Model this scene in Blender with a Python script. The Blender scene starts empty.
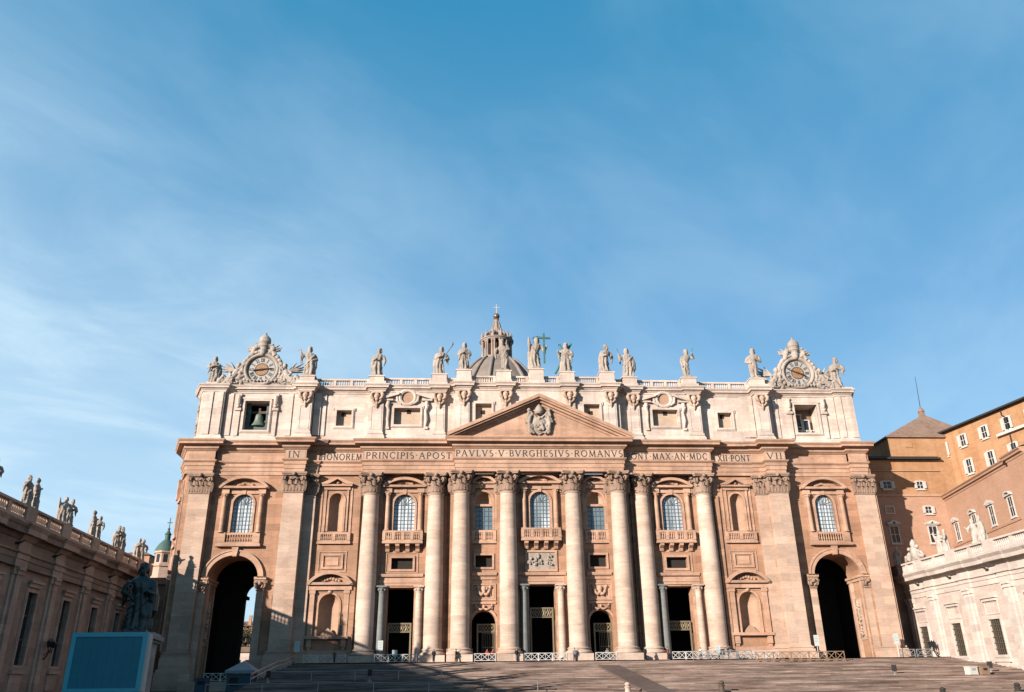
import bpy, bmesh, math, random
from mathutils import Vector, Matrix
from mathutils.geometry import tessellate_polygon
R=math.radians; PI=math.pi; sin=math.sin; cos=math.cos
scene=bpy.context.scene
# ------------------------------------------------------------------ camera
cam_d=bpy.data.cameras.new('camera'); cam_o=bpy.data.objects.new('camera',cam_d); scene.collection.objects.link(cam_o)
CX,CY,CZ=-11.488,-125.723,-4.992
yaw,pitch,roll=0.0596797,0.4097215,-0.0130049
fw=Vector((sin(yaw)*cos(pitch),cos(yaw)*cos(pitch),sin(pitch))); rt=Vector((cos(yaw),-sin(yaw),0)); up=rt.cross(fw)
r2=cos(roll)*rt+sin(roll)*up; u2=-sin(roll)*rt+cos(roll)*up
M=Matrix(((r2.x,u2.x,-fw.x,CX),(r2.y,u2.y,-fw.y,CY),(r2.z,u2.z,-fw.z,CZ),(0,0,0,1)))
cam_o.matrix_world=M
cam_d.sensor_fit='HORIZONTAL'; cam_d.sensor_width=36; cam_d.lens=815.813*36/1024; cam_d.clip_start=0.5; cam_d.clip_end=20000
scene.camera=cam_o
# ------------------------------------------------------------------ sun, sky, exposure
SUN_AZ=R(47); SUN_EL=R(15.2)
def build_world():
    w=bpy.data.worlds.new('World'); scene.world=w; w.use_nodes=True
    nt=w.node_tree; N=nt.nodes; L=nt.links; N.clear()
    out=N.new('ShaderNodeOutputWorld'); bg=N.new('ShaderNodeBackground'); bg.inputs['Strength'].default_value=0.08
    sky=N.new('ShaderNodeTexSky'); sky.sky_type='NISHITA'; sky.sun_disc=False
    sky.sun_elevation=SUN_EL; sky.sun_rotation=PI+SUN_AZ; sky.air_density=1.0; sky.dust_density=0.3; sky.ozone_density=2.5; sky.altitude=50
    hs=N.new('ShaderNodeHueSaturation'); hs.inputs['Saturation'].default_value=1.12; hs.inputs['Hue'].default_value=0.49; hs.inputs['Value'].default_value=1.0
    L.new(sky.outputs['Color'],hs.inputs['Color'])
    tc=N.new('ShaderNodeTexCoord'); sep=N.new('ShaderNodeSeparateXYZ'); L.new(tc.outputs['Generated'],sep.inputs[0])
    def math_(op,a,b=None):
        m=N.new('ShaderNodeMath'); m.operation=op
        for i,vv in enumerate((a,b)):
            if vv is None: continue
            if hasattr(vv,'links'): L.new(vv,m.inputs[i])
            else: m.inputs[i].default_value=vv
        return m.outputs[0]
    zz=math_('ADD',sep.outputs['Z'],0.18)
    u=math_('DIVIDE',sep.outputs['X'],zz); v=math_('DIVIDE',sep.outputs['Y'],zz)
    cmb=N.new('ShaderNodeCombineXYZ'); L.new(u,cmb.inputs[0]); L.new(v,cmb.inputs[1])
    s_=math_('ADD',u,v); t_=math_('SUBTRACT',v,u)
    def noise(ks,kt,nscale,detail,rough,dist):
        c=N.new('ShaderNodeCombineXYZ'); L.new(math_('MULTIPLY',s_,ks),c.inputs[0]); L.new(math_('MULTIPLY',t_,kt),c.inputs[1])
        n=N.new('ShaderNodeTexNoise'); n.inputs['Scale'].default_value=nscale; n.inputs['Detail'].default_value=detail; n.inputs['Roughness'].default_value=rough; n.inputs['Distortion'].default_value=dist
        L.new(c.outputs[0],n.inputs['Vector']); return n.outputs['Fac']
    def ramp(x,a,b):
        m=N.new('ShaderNodeMapRange'); m.interpolation_type='SMOOTHSTEP'; m.inputs[1].default_value=a; m.inputs[2].default_value=b
        L.new(x,m.inputs[0]); return m.outputs[0]
    er=N.new('ShaderNodeValToRGB'); els=er.color_ramp.elements
    for i,(pos,c) in enumerate(((0.0,(2.7,3.9,4.8)),(0.2,(1.9,3.3,4.75)),(0.40,(0.95,2.25,3.8)),(0.72,(0.22,1.55,2.85)),(1.0,(0.2,1.2,2.4)))):
        el=els[i] if i<2 else els.new(pos); el.position=pos; el.color=(*[x/5 for x in c],1)
    L.new(sep.outputs['Z'],er.inputs[0])
    sc=N.new('ShaderNodeVectorMath'); sc.operation='SCALE'; sc.inputs['Scale'].default_value=5.0; L.new(er.outputs[0],sc.inputs[0])
    skymix=N.new('ShaderNodeMix'); skymix.data_type='RGBA'; skymix.inputs[0].default_value=0.85; L.new(hs.outputs[0],skymix.inputs[6]); L.new(sc.outputs[0],skymix.inputs[7])
    streak=ramp(noise(0.9,1.7,1.5,7,0.6,0.8),0.30,0.78)
    big=noise(0.8,1.2,0.9,3,0.5,0.3)
    soft=ramp(noise(1.0,1.4,1.3,5,0.55,0.4),0.35,0.72)
    tt=math_('ADD',t_,math_('MULTIPLY',math_('SUBTRACT',big,0.5),1.2))
    m=ramp(tt,0.85,2.6)
    veil=math_('MULTIPLY',m,math_('ADD',math_('MULTIPLY',streak,0.58),0.38))
    fac=math_('MINIMUM',math_('ADD',veil,math_('MULTIPLY',soft,0.20)),0.85)
    mix=N.new('ShaderNodeMix'); mix.data_type='RGBA'; L.new(fac,mix.inputs[0]); L.new(skymix.outputs[2],mix.inputs[6]); mix.inputs[7].default_value=(3.2,4.3,5.1,1)
    L.new(mix.outputs[2],bg.inputs['Color']); L.new(bg.outputs[0],out.inputs[0])
build_world()
sun_d=bpy.data.lights.new('sun','SUN'); sun_d.energy=5.0; sun_d.angle=R(0.5); sun_d.color=(1.0,0.90,0.81)
sun_o=bpy.data.objects.new('sun',sun_d); scene.collection.objects.link(sun_o)
sdir=Vector((sin(SUN_AZ)*cos(SUN_EL),cos(SUN_AZ)*cos(SUN_EL),-sin(SUN_EL)))
sun_o.rotation_euler=sdir.to_track_quat('-Z','Y').to_euler()
vs=scene.view_settings; vs.view_transform='Standard'; vs.look='None'; vs.gamma=1; vs.exposure=1.3; vs.use_curve_mapping=False
# ------------------------------------------------------------------ materials
MATS={}
ALB=0.545
def stone(name,c1,c2,block=None,rough=0.8,streak=0.35,bump=0.25,mortar=0.72,stain=(0.5,0.45,0.4),scale=1.0,patch=0.35,cscale=0.5,bvar=(0.84,1.12),zband=0):
    c1,c2,stain=[tuple(x*ALB for x in c) for c in (c1,c2,stain)]
    m=bpy.data.materials.new(name); m.use_nodes=True; nt=m.node_tree; N=nt.nodes; L=nt.links
    b=N['Principled BSDF']; b.inputs['Roughness'].default_value=rough; b.inputs['Specular IOR Level'].default_value=0.2
    geo=N.new('ShaderNodeNewGeometry'); sp=N.new('ShaderNodeSeparateXYZ'); L.new(geo.outputs['Position'],sp.inputs[0])
    ad=N.new('ShaderNodeMath'); ad.operation='ADD'; L.new(sp.outputs[0],ad.inputs[0]); L.new(sp.outputs[1],ad.inputs[1])
    cb=N.new('ShaderNodeCombineXYZ'); L.new(ad.outputs[0],cb.inputs[0]); L.new(sp.outputs[2],cb.inputs[1])
    def noise(vec,sc,vscale=(1,1,1),detail=4,rough=0.6):
        mp=N.new('ShaderNodeMapping'); mp.inputs['Scale'].default_value=vscale; L.new(vec,mp.inputs[0])
        n=N.new('ShaderNodeTexNoise'); n.inputs['Scale'].default_value=sc; n.inputs['Detail'].default_value=detail; n.inputs['Roughness'].default_value=rough
        L.new(mp.outputs[0],n.inputs['Vector']); return n.outputs['Fac']
    def mr(x,a,b_,c=0.0,d=1.0):
        q=N.new('ShaderNodeMapRange'); q.inputs[1].default_value=a; q.inputs[2].default_value=b_; q.inputs[3].default_value=c; q.inputs[4].default_value=d
        L.new(x,q.inputs[0]); return q.outputs[0]
    def mix(fac,a,b_,mode='MIX'):
        q=N.new('ShaderNodeMix'); q.data_type='RGBA'; q.blend_type=mode
        if hasattr(fac,'links'): L.new(fac,q.inputs[0])
        else: q.inputs[0].default_value=fac
        for i,x in ((6,a),(7,b_)):
            if hasattr(x,'links'): L.new(x,q.inputs[i])
            else: q.inputs[i].default_value=(*x,1) if len(x)==3 else x
        return q.outputs[2]
    P=geo.outputs['Position']
    col=mix(mr(noise(P,0.22*scale,(1,1,1),5),0.32,0.68),c1,c2)
    col=mix(mr(noise(P,0.9*scale,(0.45,0.45,1.6),6,0.65),0.42,0.75,0,patch),col,tuple(min(1,x*1.22) for x in c2))
    col=mix(mr(noise(P,0.55*scale,(1.6,1.6,0.16),5,0.6),0.5,0.78,0,streak),col,stain)
    if zband: col=mix(mr(noise(P,1.0,(0.16,0.012,4.5),7,0.75),0.42,0.62,0,zband),col,tuple(x*0.42 for x in c1))
    fine=noise(P,3.2*scale,(0.5,0.5,2.4),5,0.7)
    g=N.new('ShaderNodeCombineColor'); fv=mr(fine,0.25,0.75,0.80,1.14)
    for i in range(3): L.new(fv,g.inputs[i])
    col=mix(1.0,col,g.outputs[0],'MULTIPLY')
    hgt=fine
    if block:
        br=N.new('ShaderNodeTexBrick'); L.new(cb.outputs[0],br.inputs['Vector']); br.inputs['Scale'].default_value=1
        br.inputs['Brick Width'].default_value=block[0]; br.inputs['Row Height'].default_value=block[1]; br.inputs['Mortar Size'].default_value=0.02; br.inputs['Mortar Smooth'].default_value=0.5
        br.inputs['Color1'].default_value=(*[bvar[0]]*3,1); br.inputs['Color2'].default_value=(bvar[1],bvar[1]*.98,bvar[1]*.965,1); br.inputs['Mortar'].default_value=(mortar,)*3+(1,)
        col=mix(1.0,col,br.outputs['Color'],'MULTIPLY')
    L.new(col,b.inputs['Base Color'])
    if bump:
        bp=N.new('ShaderNodeBump'); bp.inputs['Strength'].default_value=bump; bp.inputs['Distance'].default_value=0.08; L.new(hgt,bp.inputs['Height']); L.new(bp.outputs[0],b.inputs['Normal'])
    MATS[name]=m; return m
def plain(name,c,rough=0.6,metal=0.0,var=0.25,scale=2.0,spec=0.3,alb=None):
    c=tuple(x*(alb or ALB) for x in c)
    m=bpy.data.materials.new(name); m.use_nodes=True; nt=m.node_tree; N=nt.nodes; L=nt.links
    b=N['Principled BSDF']; b.inputs['Roughness'].default_value=rough; b.inputs['Metallic'].default_value=metal; b.inputs['Specular IOR Level'].default_value=spec
    n=N.new('ShaderNodeTexNoise'); n.inputs['Scale'].default_value=scale; n.inputs['Detail'].default_value=6
    tc=N.new('ShaderNodeNewGeometry'); L.new(tc.outputs['Position'],n.inputs['Vector'])
    q=N.new('ShaderNodeMix'); q.data_type='RGBA'; L.new(n.outputs['Fac'],q.inputs[0])
    q.inputs[6].default_value=(*[x*(1-var) for x in c],1); q.inputs[7].default_value=(*[min(1,x*(1+var)) for x in c],1)
    L.new(q.outputs[2],b.inputs['Base Color']); MATS[name]=m; return m
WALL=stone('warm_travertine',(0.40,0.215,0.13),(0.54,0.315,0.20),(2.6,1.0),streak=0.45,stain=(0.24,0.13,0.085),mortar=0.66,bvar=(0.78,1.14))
TRIM=stone('trim_travertine',(0.48,0.28,0.18),(0.64,0.41,0.29),(5.0,0.9),streak=0.5,stain=(0.22,0.13,0.09),mortar=0.85,patch=0.5)
COLM=stone('column_travertine',(0.53,0.37,0.275),(0.70,0.55,0.445),(5.3,1.25),streak=0.35,stain=(0.42,0.27,0.2),mortar=0.74,patch=0.6,bvar=(0.86,1.1))
PILM=stone('pilaster_travertine',(0.50,0.33,0.235),(0.65,0.475,0.365),(3.4,1.1),streak=0.25,stain=(0.42,0.27,0.19),mortar=0.80,patch=0.5)
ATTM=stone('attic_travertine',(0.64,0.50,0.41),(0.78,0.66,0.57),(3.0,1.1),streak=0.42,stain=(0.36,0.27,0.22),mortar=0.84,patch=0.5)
SCUL=stone('sculpture_stone',(0.32,0.26,0.21),(0.53,0.45,0.375),None,streak=0.55,stain=(0.17,0.14,0.12),scale=1.6,bump=0.9)
CAPM=stone('capital_stone',(0.30,0.19,0.135),(0.44,0.30,0.22),None,streak=0.5,stain=(0.16,0.11,0.08),scale=1.6,bump=0.9)
ORNM=stone('clock_stone',(0.34,0.28,0.23),(0.58,0.49,0.415),None,streak=0.55,stain=(0.17,0.14,0.12),scale=1.6,bump=0.9)
NICH=stone('recess_plaster',(0.44,0.26,0.17),(0.54,0.345,0.235),None,streak=0.2,stain=(0.35,0.22,0.14))
LEAD=stone('lead_roof',(0.22,0.175,0.145),(0.32,0.265,0.225),None,streak=0.3,stain=(0.2,0.18,0.17))
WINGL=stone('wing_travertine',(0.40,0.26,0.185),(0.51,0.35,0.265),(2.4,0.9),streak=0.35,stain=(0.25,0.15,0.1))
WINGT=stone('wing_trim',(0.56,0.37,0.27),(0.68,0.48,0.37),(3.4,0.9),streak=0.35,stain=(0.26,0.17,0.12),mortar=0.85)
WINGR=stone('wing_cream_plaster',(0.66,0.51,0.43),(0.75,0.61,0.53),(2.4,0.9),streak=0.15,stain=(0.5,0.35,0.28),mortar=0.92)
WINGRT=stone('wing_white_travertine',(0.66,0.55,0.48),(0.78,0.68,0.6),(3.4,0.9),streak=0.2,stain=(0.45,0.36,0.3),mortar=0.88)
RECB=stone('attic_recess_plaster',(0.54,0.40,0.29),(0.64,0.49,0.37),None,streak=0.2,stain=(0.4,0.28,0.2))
WSTAT=stone('white_statue_stone',(0.48,0.41,0.35),(0.62,0.55,0.48),None,streak=0.4,stain=(0.25,0.21,0.18),scale=2,bump=0.4)
OCHRE=stone('ochre_stucco',(0.44,0.225,0.105),(0.55,0.32,0.175),None,streak=0.6,stain=(0.34,0.13,0.05),scale=1.0,patch=0.5,bump=0.1)
PINKS=stone('pink_stucco',(0.50,0.285,0.185),(0.57,0.345,0.235),None,streak=0.2,stain=(0.42,0.22,0.14),bump=0.1)
WHITE=plain('white_paint',(0.66,0.61,0.55),0.6,var=0.08)
TILE=stone('clay_tile',(0.30,0.19,0.135),(0.38,0.25,0.185),(0.5,0.35),streak=0.3,stain=(0.2,0.14,0.11))
DARKR=plain('dark_roof_edge',(0.04,0.035,0.03),0.8)
DARKI=plain('painted_interior_shade',(0.05,0.042,0.036),0.9,spec=0.0)  # near-black colour stands in for the shade inside rooms and openings
GLASSD=plain('dark_window_glass',(0.02,0.024,0.028),0.15,spec=0.5)
IRON=plain('gate_iron',(0.16,0.13,0.09),0.5,0.3)
GILT=plain('gate_gilt',(0.30,0.24,0.15),0.5,0.3)
BRON=plain('green_bronze',(0.085,0.20,0.17),0.6,0.1,var=0.4)
STPB=plain('dark_bronze',(0.028,0.045,0.045),0.38,0.35,var=0.6,spec=0.5)
GOLD=plain('ball_bronze',(0.30,0.17,0.09),0.4,0.6)
BELLM=plain('bell_bronze',(0.22,0.27,0.21),0.45,0.3,var=0.3)
WOOD=plain('brown_wood',(0.11,0.075,0.05),0.7)
LETT=plain('letter_dark',(0.05,0.042,0.04),0.7)
GREYC=stone('grey_granite_column',(0.16,0.16,0.15),(0.25,0.25,0.235),None,streak=0.1)
LEADW=plain('lead_came',(0.16,0.18,0.19),0.6)
TEAL=plain('screen_teal',(0.006,0.13,0.18),0.45,var=0.12,scale=0.6,alb=1)
TEALF=plain('screen_frame',(0.05,0.30,0.36),0.5,var=0.1,alb=1)
STEEL=plain('grey_steel',(0.38,0.38,0.38),0.4,0.4)
RAILM=plain('pale_barrier_paint',(0.62,0.60,0.56),0.5)
BROWNB=plain('brown_barrier_wood',(0.30,0.19,0.12),0.7)
TENT=plain('kiosk_canvas',(0.33,0.34,0.35),0.8)
BLUEP=plain('kiosk_blue',(0.035,0.085,0.12),0.5)
COPP=plain('copper_green',(0.075,0.14,0.11),0.7,var=0.35)
def glass_mat():
    m=bpy.data.materials.new('sky_painted_glass'); m.use_nodes=True; nt=m.node_tree; N=nt.nodes; L=nt.links; b=N['Principled BSDF']
    b.inputs['Roughness'].default_value=0.25; b.inputs['Specular IOR Level'].default_value=0.6
    geo=N.new('ShaderNodeNewGeometry'); n=N.new('ShaderNodeTexNoise'); n.inputs['Scale'].default_value=1.1; n.inputs['Detail'].default_value=5; L.new(geo.outputs['Position'],n.inputs['Vector'])
    mp=N.new('ShaderNodeMapping'); mp.inputs['Scale'].default_value=(1.4,1.4,0.12); L.new(geo.outputs['Position'],mp.inputs[0]); L.new(mp.outputs[0],n.inputs['Vector'])
    r=N.new('ShaderNodeValToRGB'); r.color_ramp.elements[0].position=0.36; r.color_ramp.elements[0].color=(0.11,0.145,0.165,1); r.color_ramp.elements[1].position=0.66; r.color_ramp.elements[1].color=(0.42,0.45,0.46,1)  # pale tones paint reflected sky and the curtains behind into the panes
    oi=N.new('ShaderNodeObjectInfo'); mm=N.new('ShaderNodeMath'); mm.operation='MULTIPLY_ADD'; mm.inputs[1].default_value=0.26; L.new(oi.outputs['Random'],mm.inputs[0]); a2=N.new('ShaderNodeMath'); a2.operation='SUBTRACT'; a2.inputs[1].default_value=0.10; L.new(n.outputs['Fac'],a2.inputs[0]); L.new(a2.outputs[0],mm.inputs[2])
    L.new(mm.outputs[0],r.inputs[0]); L.new(r.outputs[0],b.inputs['Base Color']); return m
GLASS=glass_mat()
GLASSB=plain('leaded_blue_glass',(0.10,0.145,0.17),0.25,var=0.45,scale=0.9,spec=0.6,alb=.8)
# ------------------------------------------------------------------ mesh helpers
class MB:
    def __init__(s,xf=None): s.v=[]; s.f=[]; s.xf=xf
    def add(s,vs,fs):
        n=len(s.v); s.v+= [tuple(s.xf(p)) if s.xf else tuple(p) for p in vs]; s.f+=[tuple(i+n for i in f) for f in fs]
    def box(s,x0,x1,y0,y1,z0,z1):
        if x0>x1:x0,x1=x1,x0
        if y0>y1:y0,y1=y1,y0
        if z0>z1:z0,z1=z1,z0
        v=[(x0,y0,z0),(x1,y0,z0),(x1,y1,z0),(x0,y1,z0),(x0,y0,z1),(x1,y0,z1),(x1,y1,z1),(x0,y1,z1)]
        s.add(v,[(0,3,2,1),(4,5,6,7),(0,1,5,4),(1,2,6,5),(2,3,7,6),(3,0,4,7)])
    def prism(s,poly,y0,y1,holes=()):
        # polygon in x,z extruded along y (y0 front)
        loops=[list(poly)]+[list(h) for h in holes]
        flat=[p for l in loops for p in l]
        tris=tessellate_polygon([[Vector((p[0],p[1],0)) for p in l] for l in loops])
        n=len(flat); v=[(p[0],y0,p[1]) for p in flat]+[(p[0],y1,p[1]) for p in flat]
        f=[]
        for t in tris:
            a,b,c=[Vector((flat[i][0],flat[i][1],0)) for i in t]
            if (b-a).cross(c-a).z<0: t=(t[0],t[2],t[1])
            f.append(tuple(t)); f.append((t[2]+n,t[1]+n,t[0]+n))
        o=0
        for li,l in enumerate(loops):
            k=len(l); area=sum(l[i][0]*l[(i+1)%k][1]-l[(i+1)%k][0]*l[i][1] for i in range(k))
            ccw=(area>0)==(li==0)
            for i in range(k):
                a=o+i; b=o+(i+1)%k
                f.append((b,a,a+n,b+n) if ccw else (a,b,b+n,a+n))
            o+=k
        s.add(v,f)
    def sheet(s,poly,y,holes=(),depth=0.6):
        # single front face with holes, reveals running back from each hole
        loops=[list(poly)]+[list(h) for h in holes]
        flat=[p for l in loops for p in l]
        tris=tessellate_polygon([[Vector((p[0],p[1],0)) for p in l] for l in loops])
        v=[(p[0],y,p[1]) for p in flat]; f=[]
        for t in tris:
            a,b,c=[Vector((flat[i][0],flat[i][1],0)) for i in t]
            if (b-a).cross(c-a).z<0: t=(t[0],t[2],t[1])
            f.append(tuple(t))
        s.add(v,f)
        deps=depth if isinstance(depth,(list,tuple)) else [depth]*len(holes)
        for h,d in zip(holes,deps):
            if d<=0: continue
            k=len(h); v=[(p[0],y,p[1]) for p in h]+[(p[0],y+d,p[1]) for p in h]
            area=sum(h[i][0]*h[(i+1)%k][1]-h[(i+1)%k][0]*h[i][1] for i in range(k))
            s.add(v,[((i,(i+1)%k,(i+1)%k+k,i+k) if area>0 else ((i+1)%k,i,i+k,(i+1)%k+k)) for i in range(k)])
    def lathe(s,prof,c=(0,0,0),seg=24,a0=0,a1=2*PI,axis='z',cap=True):
        full=abs(a1-a0-2*PI)<1e-6; n=seg if full else seg+1; v=[]; f=[]
        for r,z in prof:
            for i in range(n):
                a=a0+(a1-a0)*i/seg; p=(r*cos(a),r*sin(a),z)
                if axis=='y': p=(p[0],p[2],p[1])
                v.append((c[0]+p[0],c[1]+p[1],c[2]+p[2]))
        m=len(prof)
        for j in range(m-1):
            for i in range(seg):
                i2=(i+1)%n
                f.append((j*n+i,j*n+i2,(j+1)*n+i2,(j+1)*n+i))
        if cap and full:
            if prof[0][0]>1e-4: f.append(tuple(range(n))[::-1])
            if prof[-1][0]>1e-4: f.append(tuple((m-1)*n+i for i in range(n)))
        s.add(v,f)
    def tube(s,pts,rad,seg=10,flat=1.0,ref=None):
        pts=[Vector(p) for p in pts]; k=len(pts)
        if not isinstance(rad,(list,tuple)): rad=[rad]*k
        v=[]; f=[]; pr=None
        for i,p in enumerate(pts):
            d=(pts[min(i+1,k-1)]-pts[max(i-1,0)]).normalized()
            if pr is None: 
                a=Vector(ref) if ref else (Vector((0,0,1)) if abs(d.z)<0.9 else Vector((0,-1,0)))
                x=d.cross(a).normalized()
            else: x=(pr-d*pr.dot(d)).normalized()
            pr=x; y=d.cross(x)
            for j in range(seg):
                t=2*PI*j/seg; v.append(p+(x*cos(t)+y*sin(t)*flat)*rad[i])
        for i in range(k-1):
            for j in range(seg):
                j2=(j+1)%seg; f.append((i*seg+j,i*seg+j2,(i+1)*seg+j2,(i+1)*seg+j))
        f.append(tuple(range(seg))[::-1]); f.append(tuple((k-1)*seg+j for j in range(seg)))
        s.add([tuple(p) for p in v],f)
    def ball(s,c,r,seg=14,rings=9,sq=(1,1,1)):
        v=[];f=[]
        for i in range(rings+1):
            t=PI*i/rings
            for j in range(seg):
                a=2*PI*j/seg; v.append((c[0]+r*sq[0]*sin(t)*cos(a),c[1]+r*sq[1]*sin(t)*sin(a),c[2]-r*sq[2]*cos(t)))
        for i in range(rings):
            for j in range(seg):
                j2=(j+1)%seg; f.append((i*seg+j,i*seg+j2,(i+1)*seg+j2,(i+1)*seg+j))
        s.add(v,f)
    def sweep(s,path,prof,ends=True):
        # path: plan polyline (x,y) running left to right, outward = right-hand side (-y); prof: (outward,z)
        k=len(path); nrm=[]
        for i in range(k-1):
            dx=path[i+1][0]-path[i][0]; dy=path[i+1][1]-path[i][1]; l=math.hypot(dx,dy); nrm.append((dy/l,-dx/l))
        off=[]
        for i in range(k):
            if i==0: o=nrm[0]
            elif i==k-1: o=nrm[-1]
            else:
                a,b=nrm[i-1],nrm[i]; sx,sy=a[0]+b[0],a[1]+b[1]; q=1+a[0]*b[0]+a[1]*b[1]; o=(sx/q,sy/q)
            off.append(o)
        v=[];f=[]; m=len(prof)
        for i in range(k):
            for d,z in prof: v.append((path[i][0]+off[i][0]*d,path[i][1]+off[i][1]*d,z))
        for i in range(k-1):
            for j in range(m-1):
                f.append((i*m+j,(i+1)*m+j,(i+1)*m+j+1,i*m+j+1))
        if ends: f.append(tuple(range(m))[::-1]); f.append(tuple((k-1)*m+j for j in range(m)))
        s.add(v,f)
    def niche(s,xc,r,z0,zs,y,seg=16,top=True,q=1.0):
        v=[];f=[]
        rows=[(z0,1.0)]+[(z0+(zs-z0)*i/4,1.0) for i in range(1,5)]
        if top:
            for i in range(1,9): t=PI/2*i/8; rows.append((zs+r*sin(t),cos(t)))
        for z,k in rows:
            for i in range(seg+1):
                a=PI*i/seg; v.append((xc-r*k*cos(a),y+r*k*q*sin(a),z))
        n=seg+1
        for j in range(len(rows)-1):
            for i in range(seg): f.append((j*n+i,j*n+i+1,(j+1)*n+i+1,(j+1)*n+i))
        f.append(tuple(range(n))[::-1])
        s.add(v,f)
    def mark(s):
        s.marks=getattr(s,'marks',[])+[(len(s.v),len(s.f))]
    def build_each(s,name,mat,parent=None,smooth=False,angle=None):
        # one object per marked piece
        ms=[(0,0)]+[m for m in getattr(s,'marks',[])]
        if ms[-1]!=(len(s.v),len(s.f)): ms.append((len(s.v),len(s.f)))
        out=[]
        for (v0,f0),(v1,f1) in zip(ms[:-1],ms[1:]):
            if v1==v0: continue
            t=MB(); t.v=s.v[v0:v1]; t.f=[tuple(i-v0 for i in f) for f in s.f[f0:f1]]; out.append(t.build(name,mat,parent,smooth,angle))
        return out
    def build(s,name,mat,parent=None,smooth=False,angle=None,coll=None):
        me=bpy.data.meshes.new(name); me.from_pydata(s.v,[],s.f)
        me.validate(clean_customdata=False)
        me.materials.append(mat)
        if smooth:
            for p in me.polygons: p.use_smooth=True
            if angle:
                try: me.set_sharp_from_angle(angle=R(angle))
                except Exception: pass
        o=bpy.data.objects.new(name,me); scene.collection.objects.link(o)
        if parent: o.parent=parent
        return o
def empty(name,loc=(0,0,0),rz=0.0):
    o=bpy.data.objects.new(name,None); scene.collection.objects.link(o); o.location=loc; o.rotation_euler=(0,0,rz); o.empty_display_size=0.5; return o
def tag(o,label=None,cat=None,group=None,kind=None):
    if label: o['label']=label
    if cat: o['category']=cat
    if group: o['group']=group
    if kind: o['kind']=kind
    return o
def copy_tree(o,parent=None):
    c=o.copy(); scene.collection.objects.link(c)
    if parent: c.parent=parent
    for ch in list(o.children): copy_tree(ch,c)
    return c
def rect(x0,x1,z0,z1): return [(x0,z0),(x1,z0),(x1,z1),(x0,z1)]
def arch(xc,r,z0,zs,n=18,rz=None):
    rz=rz or r
    return [(xc-r,z0),(xc+r,z0)]+[(xc+r*cos(PI*i/n),zs+rz*sin(PI*i/n)) for i in range(n+1)]
def arch_band(mb,xc,r,w,z0,zs,y0,y1,n=18,rz=None):
    rz=rz or r
    o=[(xc-r-w,z0)]+[(xc-(r+w)*cos(PI*i/n),zs+(rz+w)*sin(PI*i/n)) for i in range(n+1)]+[(xc+r+w,z0)]
    i_=[(xc+r,z0)]+[(xc+r*cos(PI*i/n),zs+rz*sin(PI*i/n)) for i in range(n+1)]+[(xc-r,z0)]
    mb.prism((o+i_)[::-1],y0,y1)
def rect_band(mb,x0,x1,z0,z1,w,y0,y1): mb.prism(rect(x0-w,x1+w,z0-w,z1+w),y0,y1,[rect(x0,x1,z0,z1)])
def seg_hood(mb,xc,hw,z0,rise,y0,y1,th=0.42,n=18):
    # bar + arc with a recessed lunette between them
    mb.box(xc-hw,xc+hw,y0,y1,z0,z0+th*0.8)
    r=(hw*hw+rise*rise)/(2*rise); zc=z0+th*0.5+rise-r; a=math.asin(hw/r)
    o=[(xc+r*sin(-a+2*a*i/n),zc+r*cos(-a+2*a*i/n)) for i in range(n+1)]
    r_i=r-th; a2=a*0.97; inn=[(xc+r_i*sin(a2-2*a2*i/n),zc+r_i*cos(a2-2*a2*i/n)) for i in range(n+1)]
    mb.prism((o+inn)[::-1],y0-0.12,y1)
def tri_hood(mb,xc,hw,z0,rise,y0,y1,th=0.4):
    mb.box(xc-hw,xc+hw,y0,y1,z0,z0+th*0.8)
    z1=z0+th*0.82
    mb.prism([(xc-hw-0.1,z1),(xc-hw+0.9,z1),(xc,z1+rise-th),(xc+hw-0.9,z1),(xc+hw+0.1,z1),(xc+hw+0.1,z1+th*0.5),(xc,z1+rise),(xc-hw-0.1,z1+th*0.5)],y0-0.12,y1)
def balusters(mb,x0,x1,y,z0,z1,n,r=0.16,seg=8):
    h=z1-z0
    for i in range(n):
        x=x0+(x1-x0)*(i+0.5)/n
        mb.lathe([(r*.9,0),(r*.9,.08*h),(r*.5,.14*h),(r*1.05,.36*h),(r*.5,.72*h),(r*.7,.85*h),(r*.9,.9*h),(r*.9,h)],(x,y,z0),seg)
def remeshed(mb,voxel,name,smooth=True):
    me=bpy.data.meshes.new(name); me.from_pydata(mb.v,[],mb.f); o=bpy.data.objects.new(name,me); scene.collection.objects.link(o)
    md=o.modifiers.new('r','REMESH'); md.mode='VOXEL'; md.voxel_size=voxel; md.use_smooth_shade=smooth
    dg=bpy.context.evaluated_depsgraph_get(); dg.update(); ev=o.evaluated_get(dg); new=bpy.data.meshes.new_from_object(ev); new.name=name
    bpy.data.objects.remove(o); bpy.data.meshes.remove(me); return new
def mesh_obj(name,me,mat,parent=None,loc=(0,0,0)):
    if not me.materials: me.materials.append(mat)
    o=bpy.data.objects.new(name,me); scene.collection.objects.link(o); o.location=loc
    if parent: o.parent=parent
    return o
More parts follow.
